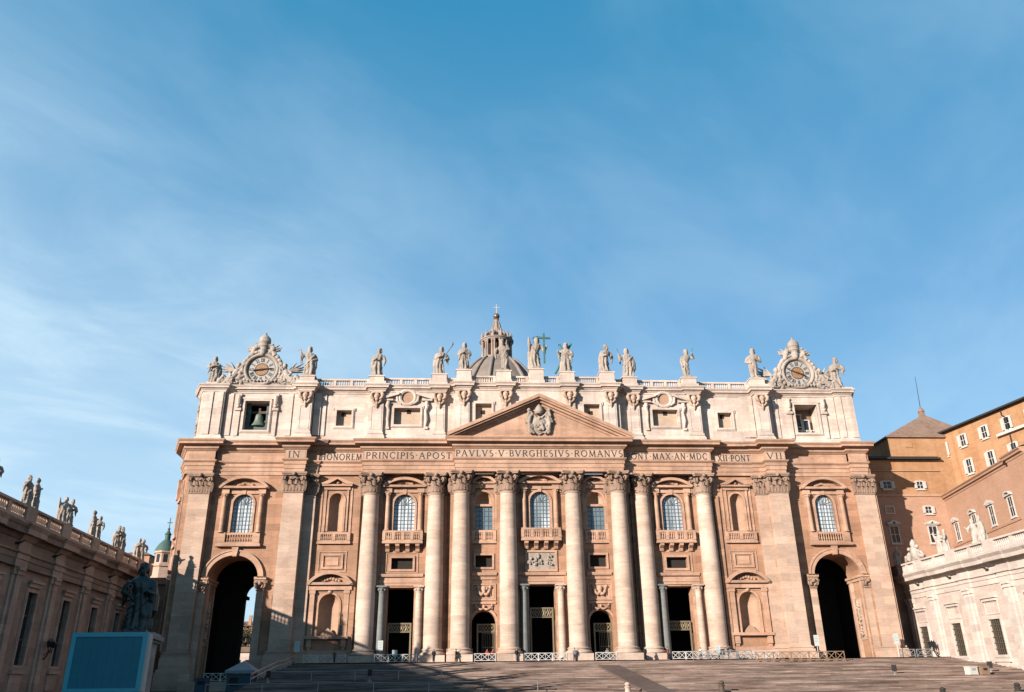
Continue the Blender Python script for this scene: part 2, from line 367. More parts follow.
# ------------------------------------------------------------------ ground, steps
def gz(y):
    if y>=0: return -3.2
    if y>-58: return -3.2+(y/58.0)*2.8
    return max(-6.0-( -58-y)/67.0*0.65,-6.65)
def build_ground():
    ys=[6000,600,150,60,20,2,0,-8,-16,-24,-32,-40,-48,-58,-75,-95,-125.7,-140,-300,-6000]; xs=[-6000,-300,-80,-35.2,50.2,80,300,6000]
    mb=MB(); v=[(x,y,gz(y)-(0.0)) for y in ys for x in xs]; n=len(xs)
    mb.add(v,[(j*n+i,(j+1)*n+i,(j+1)*n+i+1,j*n+i+1) for j in range(len(ys)-1) for i in range(n-1)])
    m=stone('basalt_paving',(0.075,0.066,0.06),(0.11,0.098,0.09),None,streak=0.2,stain=(0.05,0.045,0.04),bump=0.5)
    tag(mb.build('ground',m),kind='structure')
    # broad stair: treads and risers as one solid, rising from the square to the portico floor
    st=stone('step_travertine',(0.25,0.165,0.13),(0.46,0.345,0.285),(6.0,0.145),streak=0.1,stain=(0.13,0.08,0.06),mortar=0.45,patch=0.35,bvar=(0.62,1.2),zband=0.85)  # mortar rows match the risers and paint a dark joint shadow at each
    N=st.node_tree.nodes
    X0,X1=-35,59.5; Y=-4.6; z=0.0; prof=[(0.0,Y+0.02)]  # (z,y)
    pts=[(Y,0.0)]
    rr=random.Random(5); n=40
    for k in range(n):
        z-=0.145; pts.append((Y,z)); Y-=1.04 if k!=7 else 3.0; pts.append((Y,z))
    zend=gz(Y)-0.4; pts.append((Y,zend)); pts.append((-4.6,zend-2.0))
    mb=MB()
    # prism along x : build with (y,z) profile
    v=[(X0,p[0],p[1]) for p in pts]+[(X1,p[0],p[1]) for p in pts]; k=len(pts); f=[]
    for i in range(k-1): f.append((i,i+1,i+1+k,i+k))
    mb.add(v,f); 
    for X in (X0,X1):
        b=[(X,p[0],p[1]) for p in pts]+[(X,p[0],zend-2) for p in pts[::-1]]
        for i in range(k-1): mb.add([(X,pts[i][0],pts[i][1]),(X,pts[i+1][0],pts[i+1][1]),(X,pts[i+1][0],zend-2),(X,pts[i][0],zend-2)],[(0,1,2,3)])
    tag(mb.build('stairs',st),kind='structure')
    # portico floor slab
    mb=MB(); mb.box(-36,58.5,-4.6,0.9,-3.6,0.0); mb.box(-36,56,0.9,17.2,-3.6,-0.004)
    tag(mb.build('portico_floor',COLM),kind='structure')
    # dark paved ramp strip on the stair
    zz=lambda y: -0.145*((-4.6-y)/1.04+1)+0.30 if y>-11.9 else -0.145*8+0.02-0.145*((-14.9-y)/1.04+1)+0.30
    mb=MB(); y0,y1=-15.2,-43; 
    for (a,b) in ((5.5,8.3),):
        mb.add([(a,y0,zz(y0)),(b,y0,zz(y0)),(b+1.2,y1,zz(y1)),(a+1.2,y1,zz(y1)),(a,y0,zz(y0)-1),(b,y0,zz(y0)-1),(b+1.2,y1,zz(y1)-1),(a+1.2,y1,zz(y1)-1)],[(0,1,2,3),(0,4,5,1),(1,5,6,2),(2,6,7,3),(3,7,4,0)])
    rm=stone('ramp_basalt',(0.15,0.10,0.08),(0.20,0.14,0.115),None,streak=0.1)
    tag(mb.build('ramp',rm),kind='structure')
build_ground()
def stair_z(y):
    if y>-4.6: return 0.0
    if y>-12.9: return -0.145*(int((-4.6-y)/1.04)+1)
    if y>-14.88: return -0.145*8
    return -0.145*8-0.145*(int((-14.88-y)/1.04)+1)
# ------------------------------------------------------------------ the basilica
BAS=empty('basilica',(0,0,0)); tag(BAS,'great pale stone basilica front with giant columns, a central pediment and carved latin frieze','basilica')
P=BAS
COLX=[-25.98,-16.07,-12.12,-5.007,5.007,12.12,16.07,25.98]
def coly(x): return -1.5 if abs(x)<13 else 0.0
# --- wall planes
YC=-0.35   # wall of the central bays
YB=0.75    # wall of bays 2
YN=0.35    # niche bays and arch bays
H_TOP=27.6
def wall():
    mb=MB(); holes={}
    # centre
    mb.sheet(rect(-13.2,13.2,0,H_TOP),YC,[arch(0,1.55,19.15,23.25),rect(-1.98,1.98,0.05,10.8)]+sum([[arch(s*8.65,1.75,0.05,5.4),rect(s*8.65-1.25,s*8.65+1.25,13.35,15.1),arch(s*8.65,1.3,18.9,23.45)] for s in (1,-1)],[]),[0.7,2.2,2.2,.7,0.02,2.2,.7,0.02])
    for s in (1,-1):
        a,b=sorted((s*13.2,s*27.6)); c=s*20.95
        mb.sheet(rect(a,b,0,H_TOP),YB,[arch(c,1.6,18.95,23.0),rect(c-1.6,c+1.6,13.25,14.9),rect(c-2.0,c+2.0,0.05,10.6)],[0.7,.7,2.2])
        mb.add([(s*13.2,YC,0),(s*13.2,YB,0),(s*13.2,YB,H_TOP),(s*13.2,YC,H_TOP)],[(0,1,2,3)])
        a,b=sorted((s*27.6,s*34.4)); c=s*31.3
        mb.sheet(rect(a,b,0,H_TOP),YN,[arch(c,1.1,18.85,23.6),arch(c,1.5,3.8,8.2)],[0.02,0.02])
        mb.add([(s*27.6,YB,0),(s*27.6,YN,0),(s*27.6,YN,H_TOP),(s*27.6,YB,H_TOP)],[(0,1,2,3)])
        a,b=sorted((s*34.4,s*39.2)); mb.sheet(rect(a,b,0,H_TOP),YN)
        c=s*45.7
        zb=-3.4
        a,b=sorted((s*39.2,s*50.5)); mb.sheet([(a,zb)]+ARC(c,3.7,12.0,3.3)+[(b,zb),(b,H_TOP),(a,H_TOP)],YN,[arch(s*45.4,1.5,18.7,23.0)],[0.7])
    return mb
def ARC(c,r,zs,rz,n=24): return [(c-r,-3.4),(c-r,zs)]+[(c-r*cos(PI*i/n),zs+rz*sin(PI*i/n)) for i in range(1,n)]+[(c+r,zs),(c+r,-3.4)]
CHL=[(-54.2,-0.45),(-56.3,4.0),(-56.3,17)]; CHR=[(53.6,-0.45),(55.3,4.0),(55.3,17)]
def wall2(mb):
    # corner piers, side returns, body behind, tunnels
    for s,ch in ((-1,CHL),(1,CHR)):
        zb=-3.5
        a=(s*50.3,YN); path=[(s*50.3,YN),(s*50.3,-0.45)]+ch
        for i in range(len(path)-1):
            p,q=path[i],path[i+1]; mb.add([(p[0],p[1],zb),(q[0],q[1],zb),(q[0],q[1],H_TOP+5),(p[0],p[1],H_TOP+5)],[(0,1,2,3)])
        # passage: jambs, a wider vestibule with its shade painted near-black, then the rear opening
        c=s*45.7; F=ARC(c,3.7,12.0,3.3); E_=ARC(s*45.5,2.0,11.2,2.0)
        def run(pts,y0,y1):
            for i in range(len(pts)-1):
                p,q=pts[i],pts[i+1]; mb.add([(p[0],y0,p[1]),(q[0],y0,q[1]),(q[0],y1,q[1]),(p[0],y1,p[1])],[(0,1,2,3)])
        run(F,YN,5.2)
        wallmb=mb; mb=MB(); run(E_,13.2,17.0)
        x0,x1=c-5,c+5; out=[(x0,-3.4),(x1,-3.4),(x1,17),(x0,17)]
        mb.sheet([(x0,-3.4)]+F+[(x1,-3.4),(x1,17),(x0,17)],5.2); mb.sheet([(x0,-3.4)]+E_+[(x1,-3.4),(x1,17),(x0,17)],13.2)
        run([(x0,-3.4),(x0,17),(x1,17),(x1,-3.4)],5.2,13.2)
        e=s*45.5
        for q in (-1,1): mb.box(e+q*2.0,e+q*1.55,13.0,17.2,10.7,11.2)
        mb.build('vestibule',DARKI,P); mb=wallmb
        a,b=sorted((s*28.6,s*56)); mb.sheet([(a,-3.4)]+E_+[(b,-3.4),(b,H_TOP+4.5),(a,H_TOP+4.5)],17.0)
        mb.add([(s*28.6,1.0,-3.4),(s*28.6,17,-3.4),(s*28.6,17,32),(s*28.6,1.0,32)],[(0,1,2,3)])
    mb.box(-28.6,28.6,16.9,17.3,-3.4,32)
    mb.box(-56.2,55.2,0.6,17,32.2,32.4)
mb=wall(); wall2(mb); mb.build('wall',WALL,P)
# niches (curved recesses)
mb=MB()
for s in (1,-1):
    mb.niche(s*31.3,1.1,18.85,23.6,YN+0.02); mb.mark(); mb.niche(s*31.3,1.5,3.8,8.2,YN+0.02)
    mb.prism([(s*31.3-1.3,3.82),(s*31.3+1.3,3.82),(s*31.3,5.0)],YN+0.35,YN+0.9); mb.mark()
    mb.niche(s*8.65,1.3,22.55,23.45,YC+0.02); mb.mark()
mb.build_each('niche',NICH,P,smooth=True,angle=40)
# portico interior, its shade painted in as a near-black colour
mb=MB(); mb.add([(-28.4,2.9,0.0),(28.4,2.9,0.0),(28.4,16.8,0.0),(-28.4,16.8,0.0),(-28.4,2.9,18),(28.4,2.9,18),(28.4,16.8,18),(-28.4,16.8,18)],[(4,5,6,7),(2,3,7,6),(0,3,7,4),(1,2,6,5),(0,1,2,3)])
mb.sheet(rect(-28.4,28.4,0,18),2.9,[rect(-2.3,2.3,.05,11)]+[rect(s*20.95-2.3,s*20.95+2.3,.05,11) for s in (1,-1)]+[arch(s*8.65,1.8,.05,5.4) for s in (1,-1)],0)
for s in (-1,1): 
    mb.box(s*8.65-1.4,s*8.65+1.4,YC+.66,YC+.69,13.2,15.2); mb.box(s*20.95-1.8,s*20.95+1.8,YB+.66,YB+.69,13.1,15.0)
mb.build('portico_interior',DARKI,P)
# --- columns
def acanthus(mb,fn,z0,h,w,out,curl,n=5):
    # a leaf: fn(u,d,z)->xyz with u lateral, d outward
    v=[];f=[]
    for i in range(n+1):
        t=i/n; z=z0+h*(t if t<0.8 else 0.8+ (t-0.8)*0.2); d=out+curl*(t**3)
        if i==n: z=z0+h*0.78; d=out+curl*1.15
        ww=w*(0.8+0.4*sin(PI*min(1,t*1.1)))*(1 if t<0.7 else 1-(t-0.7)*1.6)
        for j,u in enumerate((-1,-0.45,0,0.45,1)):
            rib=0.10 if j==2 else (0.02 if j in (1,3) else -0.05)
            v.append(fn(u*ww,d+rib,z))
    nn=5
    for i in range(n):
        for j in range(nn-1): f.append((i*nn+j,i*nn+j+1,(i+1)*nn+j+1,(i+1)*nn+j))
    k=len(v)
    for i in range(n+1):
        for u in (-1,-0.45,0,0.45,1): v.append(fn(u*w*0.7,out-0.12+(curl*(i/n)**3)*0.6,z0+h*min(0.86,i/n)*0.97))
    mb.add(v,f+[tuple(x+k for x in q[::-1]) for q in f])
def volute(mb,base,dirv,z,r):
    d=Vector((dirv[0],dirv[1],0)).normalized(); pts=[];rad=[]
    for i in range(12):
        a=-PI*0.5+i*PI*1.9/11; rr=r*(1-i*0.055)
        p=Vector(base)+d*(rr*cos(a)*0.9)+Vector((0,0,z+rr*sin(a)*0.9)); pts.append(p); rad.append(0.17*(1-i*0.03))
    mb.tube(pts,rad,7)
def capital_round(r=1.2,h=3.2):
    mb=MB(); mb.lathe([(r,0),(r+.12,.05),(r+.12,.2),(r,.25),(r*.98,.3),(r*1.0,h*.7),(r*1.22,h*.86)],(0,0,0),28)
    ab=1.8; q=[]
    for i in range(4):
        a=PI/4+i*PI/2; c=Vector((cos(a),sin(a)))*ab*1.36; t=Vector((-sin(a),cos(a)))
        q.append(c-t*.22); q.append(c+t*.22)
        a2=a+PI/4
        for w in (-.55,0,.55):
            q.append(Vector((cos(a2),sin(a2)))*(ab*(0.80+0.12*abs(w)))+Vector((-sin(a2),cos(a2)))*w)
    for z0,z1,sc in ((h*.86,h*.92,.94),(h*.92,h,1.0)):
        k=len(q); mb.add([(p.x*sc,p.y*sc,z0) for p in q]+[(p.x*sc,p.y*sc,z1) for p in q],[tuple(range(k))[::-1],tuple(range(k,2*k))]+[(i,(i+1)%k,(i+1)%k+k,i+k) for i in range(k)])
    for row,(z0,hh,cu,n,ph) in enumerate(((.3,1.25,.42,8,0),(.35,2.1,.55,8,PI/8))):
        for i in range(n):
            a=ph+2*PI*i/n
            fn=lambda u,d,z,a=a: (cos(a)*d-sin(a)*u,sin(a)*d+cos(a)*u,z)
            acanthus(mb,fn,z0,hh,.40,r+.04,cu)
    for i in range(4):
        a=PI/4+i*PI/2
        for s in (-.16,.16):
            b=(cos(a)*r*1.28-sin(a)*s,sin(a)*r*1.28+cos(a)*s,0); volute(mb,b,(cos(a)+sin(a)*s*-1,sin(a)+cos(a)*s),h*.70,.42)
        a2=i*PI/2; mb.ball((cos(a2)*r*1.38,sin(a2)*r*1.38,h*.9),.3,8,6)
        for s in (-.45,.45): mb.tube([(cos(a2)*r*1.02-sin(a2)*s*.7,sin(a2)*r*1.02+cos(a2)*s*.7,h*.45),(cos(a2)*r*1.2-sin(a2)*s,sin(a2)*r*1.2+cos(a2)*s,h*.68),(cos(a2)*r*1.3-sin(a2)*s*.4,sin(a2)*r*1.3+cos(a2)*s*.4,h*.76)],[.12,.13,.1],6)
    return mb
def capital_flat(w,dep,h=3.2):
    # pilaster capital; front at y=0, runs back to y=dep; x centred
    mb=MB(); hw=w/2
    mb.box(-hw-.1,hw+.1,-.1,dep,.05,.22); mb.box(-hw,hw,0,dep,0.22,h*.86)
    mb.box(-hw-.42,hw+.42,-.45,dep,h*.9,h); mb.box(-hw-.3,hw+.3,-.34,dep,h*.84,h*.9)
    nl=max(2,round(w/.85))
    for z0,hh,cu,off in ((.3,1.25,.40,0),(.35,2.1,.5,.5)):
        k=nl if off==0 else nl+1
        for i in range(k):
            x=-hw+w*((i+.5)/nl if off==0 else i/nl)
            acanthus(mb,lambda u,d,z,x=x:(x+u,-d,z),z0,hh,.40,.02,cu)
        for s in (-1,1):
            for j in range(max(1,int(dep/.8))):
                y=.35+j*.8; acanthus(mb,lambda u,d,z,y=y,s=s:(s*(hw+d),y+u,z),z0,hh,.36,.02,cu*.8)
    for s in (-1,1): volute(mb,(s*(hw-.05),-.12,0),(s,-.45),h*.70,.40); volute(mb,(s*(hw-.3),-.15,0),(s*.7,-.7),h*.70,.36)
    for s in (-1,1): mb.tube([(s*.35,-.1,h*.4),(s*.5,-.3,h*.66),(s*.2,-.42,h*.76)],[.12,.13,.1],6)
    mb.ball((0,-.45,h*.9),.32,8,6)
    return mb
proto=None
shaft_prof=[(1.36,1.98),(1.39,2.0)]+[(1.36-0.20*max(0,(t-.30)/.70)**1.5,2.0+22.15*t) for t in [i/14 for i in range(15)]]+[(1.26,24.2),(1.28,24.32)]
for x in COLX:
    if proto is None:
        mb=MB(); mb.lathe(shaft_prof,(0,0,0),40); sh=mb.build('column',COLM,P,smooth=True,angle=50)
        cp=capital_round().build('capital',CAPM,sh,smooth=True,angle=45); cp.location=(0,0,24.3)
        mb=MB(); mb.box(-1.85,1.85,-1.85,1.85,0.004,1.0); mb.lathe([(1.8,1.0),(1.92,1.12),(1.92,1.3),(1.8,1.42),(1.6,1.46),(1.55,1.56),(1.62,1.64),(1.68,1.74),(1.62,1.84),(1.45,1.9),(1.42,1.99)],(0,0,0),40)
        mb.build('base',COLM,sh,smooth=True,angle=35); proto=sh; o=sh
    else: o=copy_tree(proto,P)
    o.location=(x,coly(x),0)
# responds behind the columns
mb=MB()
for x in COLX:
    y=YC if abs(x)<13 else YB
    mb.box(x-1.7,x+1.7,y-.38,y+.1,.02,24.3); mb.box(x-1.9,x+1.9,y-.6,y,.02,1.9); mb.mark()
for s in (1,-1):
    mb.box(s*27.6,s*28.35,YN-.3,YN+.2,0.02,24.3); mb.mark()
mb.build_each('respond',WALL,P)
cmesh=None
for x in COLX:
    y=YC if abs(x)<13 else YB
    if cmesh is None: c=capital_flat(3.4,.5).build('respond_capital',CAPM,P,smooth=True,angle=45); cmesh=c
    else: c=cmesh.copy(); scene.collection.objects.link(c)
    c.location=(x,y-.38,24.3)
# --- giant pilasters
def pilaster(x0,x1,y,dep,zb=0.0,cap=True,name='pilaster'):
    mb=MB(); w=x1-x0; c=(x0+x1)/2
    mb.box(-w/2,w/2,0,dep,1.9,24.3)
    p=mb.build(name,PILM,P); p.location=(c,y,0)
    b=MB(); b.box(-w/2-.55,w/2+.55,-.55,dep,zb,1.0); b.box(-w/2-.42,w/2+.42,-.42,dep,1.0,1.4); b.box(-w/2-.2,w/2+.2,-.2,dep,1.4,1.55); b.box(-w/2-.3,w/2+.3,-.3,dep,1.55,1.75); b.box(-w/2-.1,w/2+.1,-.1,dep,1.75,1.92)
    if zb<-1: b.box(-w/2-.9,w/2+.9,-.9,dep,zb,-.9); b.box(-w/2-.75,w/2+.75,-.75,dep,-.9,-.5)
    b.build('base',PILM,p)
    cp=capital_flat(w,dep).build('capital',CAPM,p,smooth=True,angle=45); cp.location=(0,0,24.3)
for s in (1,-1):
    zb=-3.4 if s<0 else .004
    a,b=sorted((s*36.15,s*39.1)); pilaster(a,b,-1.65,2.05,zb)
    a,b=sorted((s*34.45,s*36.13)); pilaster(a,b,-.3,.7,zb if s<0 else .004)
    a,b=sorted((s*50.4,s*53.45)); pilaster(a,b,-.75,.6,zb)
# chamfer details: small windows on the angled corner
for s,ch in ((-1,CHL),(1,CHR)):
    p,q=Vector(ch[0]),Vector(ch[1]); d=(q-p).normalized(); n=Vector((d.y,-d.x))*(1 if s>0 else -1)
    if s<0: n=Vector((-abs(d.y),-abs(d.x)))
    else: n=Vector((abs(d.y),-abs(d.x)))
    def ob(mb,u0,u1,z0,z1,dep):
        a=p+d*u0; b=p+d*u1; v=[(a.x,a.y,z0),(b.x,b.y,z0),(b.x,b.y,z1),(a.x,a.y,z1)]; v+=[(x+n.x*dep,y+n.y*dep,z) for x,y,z in v]; mb.add(v,[(0,1,2,3),(4,5,6,7),(0,1,5,4),(1,2,6,5),(2,3,7,6),(3,0,4,7)])
    m=MB(); ob(m,1.2,1.5,18.5,23.5,.25); ob(m,3.2,3.5,18.5,23.5,.25); ob(m,1.0,3.7,18,18.5,.4); ob(m,1.0,3.7,23.5,24.1,.45); ob(m,.9,3.8,16.6,17.1,.35); ob(m,1.1,1.35,24.6,26.8,.2); ob(m,3.3,3.6,24.6,26.8,.2)
    ob(m,1.2,3.5,13.0,15.4,.2); ob(m,0.0,.5,1.9,24.3,.2); ob(m,4.3,4.9,1.9,24.3,.2); ob(m,4.1,5.1,24.3,27.5,.6)
    m.build('corner_aedicule',TRIM,P)
    m=MB(); ob(m,1.55,3.15,18.6,23.0,.06); ob(m,1.5,3.2,13.4,15.0,.24) if s>0 else None; m.build('corner_niche',NICH,P)
# --- entablature
ENT=[(-56.6,17),(-56.6,4.0),(-54.7,-.70),(-50.3,-.70),(-50.3,.1),(-39.4,.1),(-39.4,-1.7),(-36.15,-1.7),(-36.15,-.4),(-34.4,-.4),(-34.4,-.2),(-27.5,-.2),(-27.5,-1.15),(-13.2,-1.15),(-13.2,-2.6),
     (13.2,-2.6),(13.2,-1.15),(27.5,-1.15),(27.5,-.2),(34.4,-.2),(34.4,-.4),(36.15,-.4),(36.15,-1.7),(39.4,-1.7),(39.4,.1),(50.3,.1),(50.3,-.70),(53.2,-.70),(54.7,4.0),(54.7,17)]
prof=[(-1.5,27.52),(-.12,27.52),(-.12,28.05),(-.02,28.1),(-.02,28.7),(.10,28.75),(.10,29.25),(.2,29.3),(.38,29.5),(.38,29.62),(0,29.66),(0,31.05),(.12,31.1),(.25,31.25),(.45,31.4),(.5,31.42),(.5,31.78),(.62,31.82),(.62,31.95),(1.3,31.97),(1.32,32.3),(1.4,32.33),(1.55,32.55),(1.56,32.68),(0.1,32.86),(-1.5,32.86)]
mb=MB(); mb.sweep(ENT,prof)
mb.build('entablature',TRIM,P)
# --- inscription
T,TN=.15,.085
def LT(ch):
    S=lambda x,y,w=.26:(x-w/2,y,x+w/2,y,.06)
    A=lambda cx,cy,rx,ry,a0,a1,t,n=10:[(cx+rx*cos(R(a0+(a1-a0)*i/n)),cy+ry*sin(R(a0+(a1-a0)*i/n)),cx+rx*cos(R(a0+(a1-a0)*(i+1)/n)),cy+ry*sin(R(a0+(a1-a0)*(i+1)/n)),t) for i in range(n)]
    V=lambda x:(x,0,x,1,T); b,t=.03,.97
    D={'I':(.3,[V(.15),S(.15,b,.3),S(.15,t,.3)]),
    'N':(.82,[(.12,0,.12,1,TN),(.12,1,.70,0,T),(.70,0,.70,1,TN),S(.12,b),S(.10,t),S(.70,t)]),
    'H':(.82,[V(.14),V(.68),(.14,.52,.68,.52,TN),S(.14,b,.3),S(.14,t,.3),S(.68,b,.3),S(.68,t,.3)]),
    'O':(.95,A(.47,.5,.40,.47,0,360,.12,20)),
    'R':(.75,[V(.14),S(.14,b,.3),(.14,.96,.4,.96,TN),(.14,.52,.4,.52,TN),(.36,.5,.70,.02,T)]+A(.38,.74,.24,.22,-90,90,.12)),
    'E':(.6,[V(.14),(.14,.96,.54,.96,TN),(.14,.52,.46,.52,TN),(.14,.04,.56,.04,TN),(.54,.96,.54,.84,.06),(.56,.04,.56,.17,.06)]),
    'M':(1.0,[(.12,0,.18,1,TN),(.18,1,.5,.04,T),(.5,.04,.82,1,TN),(.82,1,.88,0,T),S(.12,b),S(.88,b)]),
    'P':(.62,[V(.14),S(.14,b,.3),(.14,.96,.34,.96,TN),(.14,.46,.34,.46,TN)]+A(.33,.71,.24,.25,-90,90,.12)),
    'C':(.8,A(.46,.5,.38,.47,45,315,.12,16)+[(.72,.84,.72,.70,.06)]),
    'S':(.6,A(.29,.73,.2,.23,60,250,.11)+A(.29,.27,.22,.24,70,-120,.12)+[(.28,.52,.34,.48,.15)]),
    'A':(.85,[(.08,0,.40,1,TN),(.40,1,.76,0,T),(.2,.36,.64,.36,TN),S(.08,b),S(.76,b)]),
    'T':(.75,[V(.37),S(.37,b,.3),(.04,.96,.70,.96,TN),(.04,.96,.04,.82,.06),(.70,.96,.70,.82,.06)]),
    'V':(.85,[(.08,1,.42,0,T),(.42,0,.76,1,TN),S(.08,t),S(.76,t)]),
    'L':(.6,[V(.14),S(.14,t,.3),(.14,.04,.56,.04,TN),(.56,.04,.56,.2,.06)]),
    'B':(.65,[V(.14),(.14,.96,.34,.96,TN),(.14,.52,.36,.52,TN),(.14,.04,.36,.04,TN)]+A(.33,.74,.2,.22,-90,90,.11)+A(.35,.28,.24,.24,-90,90,.12)),
    'G':(.85,A(.46,.5,.38,.47,45,300,.12,16)+[(.72,.44,.72,.08,T),S(.72,.46)]),
    'X':(.82,[(.1,1,.72,0,T),(.1,0,.72,1,TN),S(.1,t),S(.72,t),S(.1,b),S(.72,b)]),
    'D':(.85,[V(.14),(.14,.96,.4,.96,TN),(.14,.04,.4,.04,TN)]+A(.38,.5,.38,.46,-90,90,.12,12)),
    '.':(.3,[(.15,.44,.15,.56,.12)]),' ':(.3,[])}
    return D[ch]
def letters(mb,text,x0,x1,z,h,y,th=.05,rev=None):
    ws=[LT(c)[0] for c in text]; gap=.20; tot=sum(ws)+gap*(len(text)-1); sx=(x1-x0)/tot; x=0
    for c,w in zip(text,ws):
        for k,(a,b_,c_,d,t) in enumerate(LT(c)[1]):
            p=Vector(((x+a)*sx,b_*h)); q=Vector(((x+c_)*sx,d*h)); dd=(q-p)
            if dd.length<1e-6: continue
            dd.normalize(); n=Vector((-dd.y,dd.x))*(t*h*.5); yy=y-th-.0008*(k%17)
            e=dd*(t*h*.08)
            mb.add([(x0+v.x,w_,z+v.y) for w_ in (yy,y+.02) for v in (p-n-e,q-n+e,q+n+e,p+n-e)],[(0,1,2,3),(0,4,5,1),(1,5,6,2),(2,6,7,3),(3,7,4,0)])
        x+=w+gap
        if c=='.': mb.mark()
for txt,x0,x1,y in (('IN',-38.95,-37.2,-1.7),('HONOREM',-35.4,-27.85,-.2),('PRINCIPIS.APOST',-27.1,-13.75,-1.15),('PAVLVS.V.BVRGHESIVS.ROMANVS',-13.1,13.05,-2.6),('PONT.MAX.AN.MDC',13.9,26.9,-1.15),('XII.PONT',28.1,34.9,-.2),('VII',36.4,38.9,-1.7)):
    mb=MB()
    if txt=='XII.PONT': x0,x1=28.9,34.2
    if txt=='HONOREM': x0=-34.2
    letters(mb,txt,x0,x1,29.83,1.02,y)
    mb.build_each('inscription',LETT,P)
# pale inscription bands behind the letters
mb=MB()
for x0,x1,y in ((-39.2,-36.35,-1.7),(-34.3,-27.7,-.2),(-27.3,-13.6,-1.15),(-13.15,13.15,-2.6),(13.6,27.3,-1.15),(27.7,34.3,-.2),(36.35,39.2,-1.7)): mb.box(x0,x1,y-.02,y+.1,29.74,30.98); mb.mark()
mb.build_each('frieze_band',PILM,P)
# --- pediment
def pediment():
    mb=MB(); z0=32.7; hw=14.45; za=39.75; yf=-4.0; yt=-2.75
    sl=(za-z0-.5)/hw
    mb.prism([(-13.4,32.8),(13.4,32.8),(0,32.8+13.4*sl)],yt,-1.0)
    def rake(o0,o1,y):  # band between offsets measured down from the top line
        t=lambda o:[(-hw,z0+.55-o),(0,za-o),(hw,z0+.55-o)]
        a=t(o0); b=t(o1)
        poly=[(-hw,max(z0+.02,a[0][1])),a[1],(hw,max(z0+.02,a[2][1])),(hw,z0+.02)]
        # inner edge
        s=(za-z0-.55)/hw; k=(za-o1-z0-.02)/s
        poly=[a[0],a[1],a[2],(hw,z0+.02),(min(hw,k),z0+.02),(0,za-o1),(-min(hw,k),z0+.02),(-hw,z0+.02)]
        mb.prism(poly[::-1],y,-1.2)
    rake(0,.55,yf-.25); rake(.28,.85,yf); rake(.6,1.2,-3.5); rake(.9,1.55,-3.0)
    # inner tympanum moulding
    return mb
pediment().build('pediment',TRIM,P)
def crest():
    mb=MB(); y=-2.95
    # scrolled shield
    pts=[(0,33.2),(.9,33.7),(1.35,34.6),(1.3,35.6),(1.0,36.3),(-1.0,36.3),(-1.3,35.6),(-1.35,34.6),(-.9,33.7)]
    mb.prism(pts,y-.1,-2.6); mb.ball((0,y-.05,34.9),1,14,9,(1.1,.4,1.35))
    mb.tube([(-.8,y-.2,33.4),(-1.5,y-.2,34.2),(-1.65,y-.25,35.2),(-1.4,y-.25,36.2),(-1.0,y-.3,36.6)],[.2,.28,.3,.26,.2],8)
    mb.tube([(.8,y-.2,33.4),(1.5,y-.2,34.2),(1.65,y-.25,35.2),(1.4,y-.25,36.2),(1.0,y-.3,36.6)],[.2,.28,.3,.26,.2],8)
    mb.lathe([(.55,0),(.7,.3),(.75,.35),(.7,.7),(.62,.75),(.6,1.0),(.45,1.2),(.25,1.45),(.1,1.6),(.1,1.75)],(0,y-.25,36.6),14)
    for s in (1,-1):
        mb.tube([(s*1.4,y-.2,34.0),(-s*1.5,y-.2,37.2)],[.14,.16],8); mb.ball((-s*1.6,y-.2,37.3),.34,8,6); mb.box(s*1.2,s*1.75,y-.3,y-.1,33.6,34.2)
        rr=random.Random(3)
        for k in range(10): mb.ball((s*(1.2+rr.random()*.8),y-.15,33.6+k*.35),.22+.14*rr.random(),7,5)
    rr=random.Random(9)
    for k in range(14): mb.ball((rr.uniform(-.8,.8),y-.42,rr.uniform(34.0,36.0)),.17+.1*rr.random(),7,5)
    return mb
mesh_obj('carved_crest',remeshed(crest(),.07,'carved_crest'),SCUL,P)
# --- bay furniture
def window(c,y,r,z0,zs,pane=GLASS,cols=6,rows=7):
    m=MB(); arch_band(m,c,r,.34,z0,zs,y-.16,y+.1); f=m.build('window',TRIM,P)
    g=MB(); g.prism(arch(c,r,z0,zs),y+.5,y+.56); g.build('pane',pane,f)
    g=MB()
    for i in range(1,cols):
        x=c-r+2*r*i/cols; top=zs+math.sqrt(max(0,r*r-(x-c)**2)); g.box(x-.035,x+.035,y+.42,y+.498,z0,top)
    for j in range(1,rows+1):
        z=z0+(zs-z0)*j/rows; g.box(c-r,c+r,y+.40,y+.492,z-.03,z+.03)
    for a in range(20,180,28): g.tube([(c,y+.45,zs),(c+r*cos(R(a)),y+.45,zs+r*sin(R(a)))],.04,5)
    g.build('glazing_bars',LEADW,f)
    k=MB(); k.prism([(c-.22,zs+r-.05),(c+.22,zs+r-.05),(c+.34,zs+r+.75),(c-.34,zs+r+.75)],y-.34,y); k.build('keystone',TRIM,f)
def window_rect(c,y,hw,z0,z1,pane=GLASSB,cols=4,rows=5):
    m=MB(); m.box(c-hw,c+hw,y+.55,y+.6,z0,z1); f=m.build('window',pane,P)
    g=MB()
    for i in range(0,cols+1): x=c-hw+2*hw*i/cols; g.box(x-.035,x+.035,y+.46,y+.549,z0,z1)
    for j in range(0,rows+1): z=z0+(z1-z0)*j/rows; g.box(c-hw,c+hw,y+.44,y+.543,z-.03,z+.03)
    g.build('glazing_bars',LEADW,f)
